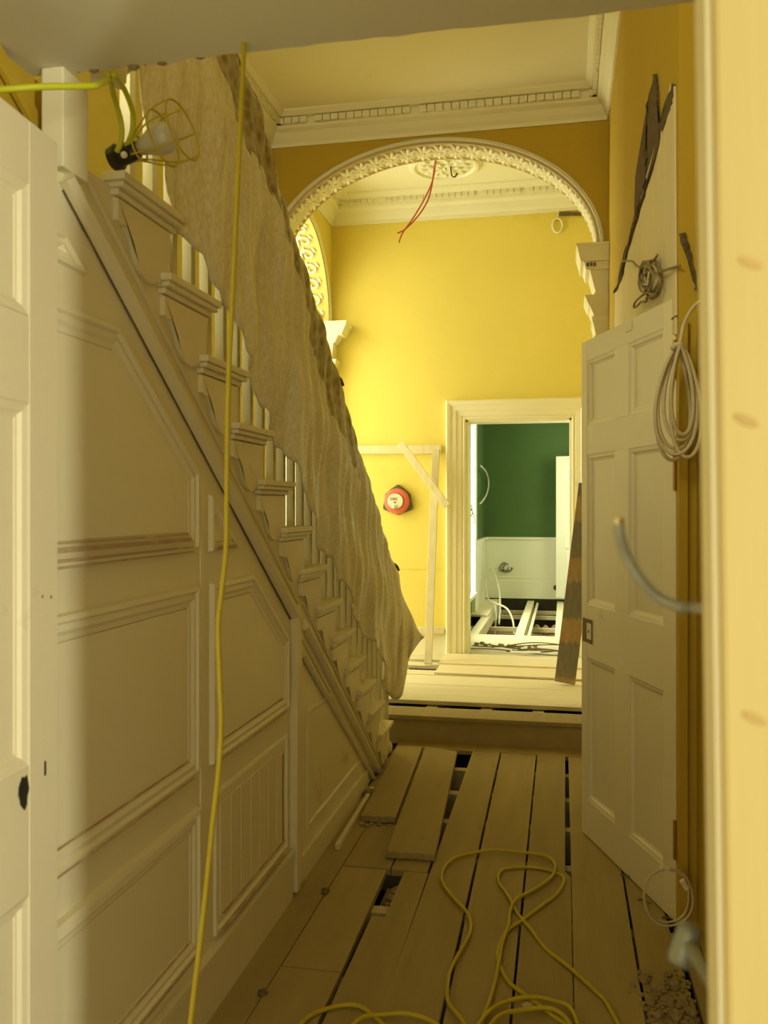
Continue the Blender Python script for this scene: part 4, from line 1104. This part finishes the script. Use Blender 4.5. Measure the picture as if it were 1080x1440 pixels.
def bar(name, a, b, wd, th, m, label, cat='timber', yoff=0):
    """straight batten from a to b; wd across (in the XZ plane), th in Y"""
    a, b = Vector(a), Vector(b); d = (b - a); L_ = d.length; z = d.normalized(); y = Vector((0, 1, 0)); y = (y - z * y.dot(z)).normalized(); x = y.cross(z)
    mx = Matrix((x, y, z)).transposed().to_4x4(); mx.translation = a
    bm = B(); box(bm, -wd / 2, wd / 2, -th / 2, th / 2, 0, L_, mx)
    return tag(link(name, bm, M[m], origin=a, bevel=.003), label, cat)
bar('batten', on_y(440, 633, YF - .02), on_y(621, 632, YF - .02), .075, .038, 'raw', 'horizontal pale batten fixed along the far yellow wall')
bar('batten', on_z(602, 934, ZH + .01) + Vector((0, .0, 0)), on_y(613, 632, YF - .065), .066, .03, 'raw', 'upright pale batten leaning on the far wall beside the door case')
bar('batten', on_y(629, 712, YF - .22), on_y(563, 623, YF - .19), .062, .025, 'raw', 'short diagonal pale batten nailed across the upright one')
bar('batten', on_y(584, 887, YF - .05), on_y(625, 886, YF - .05), .06, .02, 'raw', 'low horizontal pale batten at the foot of the far wall')
# plywood sheets
def sheet(poly, z, th, label):
    bm = B(); loft(bm, [[(x, y, z) for x, y in poly], [(x, y, z + th) for x, y in poly]])
    return tag(link('plywood_sheet', bm, M['ply'], origin=(sum(p[0] for p in poly) / 4, sum(p[1] for p in poly) / 4, z), bevel=.001), label, 'plywood')
sheet([(-1.0, 6.86), (.58, 6.80), (.58, 7.30), (-1.0, 7.36)], ZH + .003, .014, 'pale plywood sheet on the hall floor, the nearer of two')
sheet([(-1.02, 7.22), (.40, 7.20), (.40, 7.66), (-1.01, 7.70)], ZH + .018, .012, 'tan plywood sheet on the hall floor against the far doorway')
# leaning weathered plank
a, b = Vector((.012, 6.66, ZH + .016)), Vector((.185, 6.44, 1.66))
d = (b - a).normalized(); y = Vector((.16, 1, .1)); y = (y - d * y.dot(d)).normalized(); x = y.cross(d)
mx = Matrix((x, y, d)).transposed().to_4x4(); mx.translation = a
bm = B(); box(bm, -.075, .075, -.018, .018, 0, (b - a).length, mx)
tag(link('leaning_plank', bm, M['plank'], origin=a, bevel=.003), 'weathered plank with dark bands leaning by the open right door', 'plank')
# small loop hanging on the far wall, below a dark batten
q = [on_y(784 + 7 * math.sin(t), 317 + 10 * math.cos(t), YF - .012) for t in [2 * math.pi * i / 14 for i in range(14)]]
bm = B(); tube(bm, q, .008, 6, 2, closed=True); o = tag(link('wire_ring', bm, M['white'], smooth=True, origin=q[0]), 'small white wire ring high on the far yellow wall', 'cable')
bm = B(); tube(bm, [q[7], q[7] + Vector((.02, 0, .12))], .004, 6, 1); link('wire_stem', bm, M['white'], o)
a, b = on_y(786, 301, YF - .01), on_y(822, 301, YF - .01)
bar('fixing_strip', a, b, .028, .018, 'lath', 'short dark strip fixed under the far cornice at the right')
# cable bundle lying in the far doorway
random.seed(9); ss = []
for i in range(7):
    y0 = 7.95 + random.uniform(-.15, .35); z = ZH + .012 + .006 * i
    x0, x1 = random.choice([(-.83, .06), (-.45, .06), (-.5, .04)])
    ss.append([(x0 + (x1 - x0) * t, y0 + .09 * math.sin(3 * t + i) - .25 * t * (i % 3 - 1) * .5, z + .01 * math.sin(5 * t + i)) for t in (0, .2, .4, .6, .8, 1)])
cable('cable_bundle', ss, .005, 'darkcable', 'dark loose cables lying across the far doorway threshold', origin=(-.4, 8.0, ZH))
random.seed(21)
for i in range(14):
    lump((-.80 + .05 * i * .8 + random.uniform(-.02, .02), 8.35 + random.uniform(-.08, .1), ZH + .0), random.uniform(.014, .028), 'small plaster lump on the threshold boards of the green room', 'lumps on the threshold')
bm = B(); box(bm, -.13, .13, -.05, .05, 0, .006, Matrix.Translation((-.33, 7.86, ZH + .034)) @ Matrix.Rotation(.1, 4, 'Z'))
tag(link('wood_chip', bm, M['white'], origin=(-.33, 7.86, ZH + .03)), 'flat white offcut lying beside the dark cables', 'offcut')

# ================================================================== GREEN ROOM OBJECTS
dg_, base_g = panel_door('panelled_door', 'small far white six panel door standing before the green wall', (.62, 12.40), (-.09, 12.55), 1.98, [(.14, .70), (.90, 1.52), (1.64, 1.88)], [(.10, .30), (.42, .61)], m='white', z0=.22, sgn=-1)
bm = B(); bmesh.ops.create_uvsphere(bm, u_segments=12, v_segments=8, radius=.03, matrix=base_g @ Matrix.Translation((.67, -.045, .82))); box(bm, .655, .685, -.03, .0, .808, .832, base_g); link('door_knob', bm, M['steel'], dg_, smooth=True)
cable('white_cable', [[(-1.02, 12.3, .62), (-.93, 12.0, .60), (-.84, 11.7, .42), (-.80, 11.4, .22), (-.80, 11.2, .0)],
                      [(-1.06, 12.2, .50), (-.98, 11.6, .30), (-.86, 11.3, .26), (-.70, 11.2, .20), (-.62, 11.1, .06), (-.60, 11.0, -.1)],
                      [(-.86, 11.3, .26), (-.84, 11.25, .1), (-.86, 11.2, -.15)]], .012, 'palecable', 'loose white cables curling over the open joists of the green room', origin=(-.86, 11.3, .2))
q = [on_x(u, v, -1.05) for u, v in ((676, 655), (684, 665), (687, 680), (684, 695), (678, 705), (675, 708))]
cable('wall_cable', [q], .012, 'palecable', 'white cable loop hanging on the green side wall', origin=q[0])
q = [on_x(u, v, -1.06) for u, v in ((659, 708), (663, 712), (664, 722), (660, 728), (662, 716), (667, 728), (666, 738))]
cable('frame_cable', [q], .008, 'darkcable', 'thin dark cable curl on the white window frame of the green room', origin=q[0])
ss = []
random.seed(4)
for i in range(5):
    cu, cv = 711 + random.uniform(-3, 3), 799 + random.uniform(-2, 2)
    ss.append([on_y(cu + random.uniform(5, 8) * math.cos(t), cv + random.uniform(4, 7) * math.sin(t), 12.74 - .01 * i) for t in [2 * math.pi * k / 9 for k in range(8)]])
ss.append([on_y(u, v, 12.74) for u, v in ((702, 803), (707, 804), (712, 802))])
cable('wire_knot', ss, .005, 'darkcable', 'dark knot of wire sticking out of the white dado', origin=ss[0][0])
# pipes and bottles under the open joists
for i, pts in enumerate((((-.80, 9.6, -.10), (-.62, 9.62, -.02), (-.55, 9.62, -.02), (-.52, 9.62, -.2)), ((-.36, 11.0, -.12), (-.1, 11.0, -.12)))):
    cable('pipe', [list(pts)], .018, 'rust', ('dark bent pipe under the floor between the first joists', 'dark straight pipe under the floor between the right joists')[i], 'pipe', origin=pts[0])
for i, (x, y) in enumerate(((-.33, 9.75), (-.24, 9.72), (-.33, 11.45), (-.22, 11.40), (-.11, 11.45))):
    bm = B(); lathe(bm, [(.001, 0), (.045, 0), (.050, .02), (.046, .07), (.030, .10), (.012, .115), (.001, .118)], Matrix.Translation((x, y, -.16 if y < 10 else -.14)), 14)
    tag(link('stone_lump', bm, M['rubble'], smooth=True, origin=(x, y, -.15)), 'dim rounded stone lump below the open joists of the green room', 'rubble', 'stones under the far joists')

# timber brace on the yellow wall above the near door
a, b = on_x(-20, 55, -1.085), on_x(70, 215, -1.085)
bm = B(); d = (b - a).normalized(); nz = Vector((0, -d.z, d.y)); L_ = (b - a).length
rings = []
for p in (a, b): rings.append([p + nz * s_ + Vector((h, 0, 0)) for s_, h in ((-.018, 0), (.018, 0), (.018, .014), (-.018, .014))])
loft(bm, rings); tag(link('timber_brace', bm, M['yellow_shaded'], origin=a, bevel=.002), 'slanting wooden brace on the yellow wall above the near white door', 'timber')
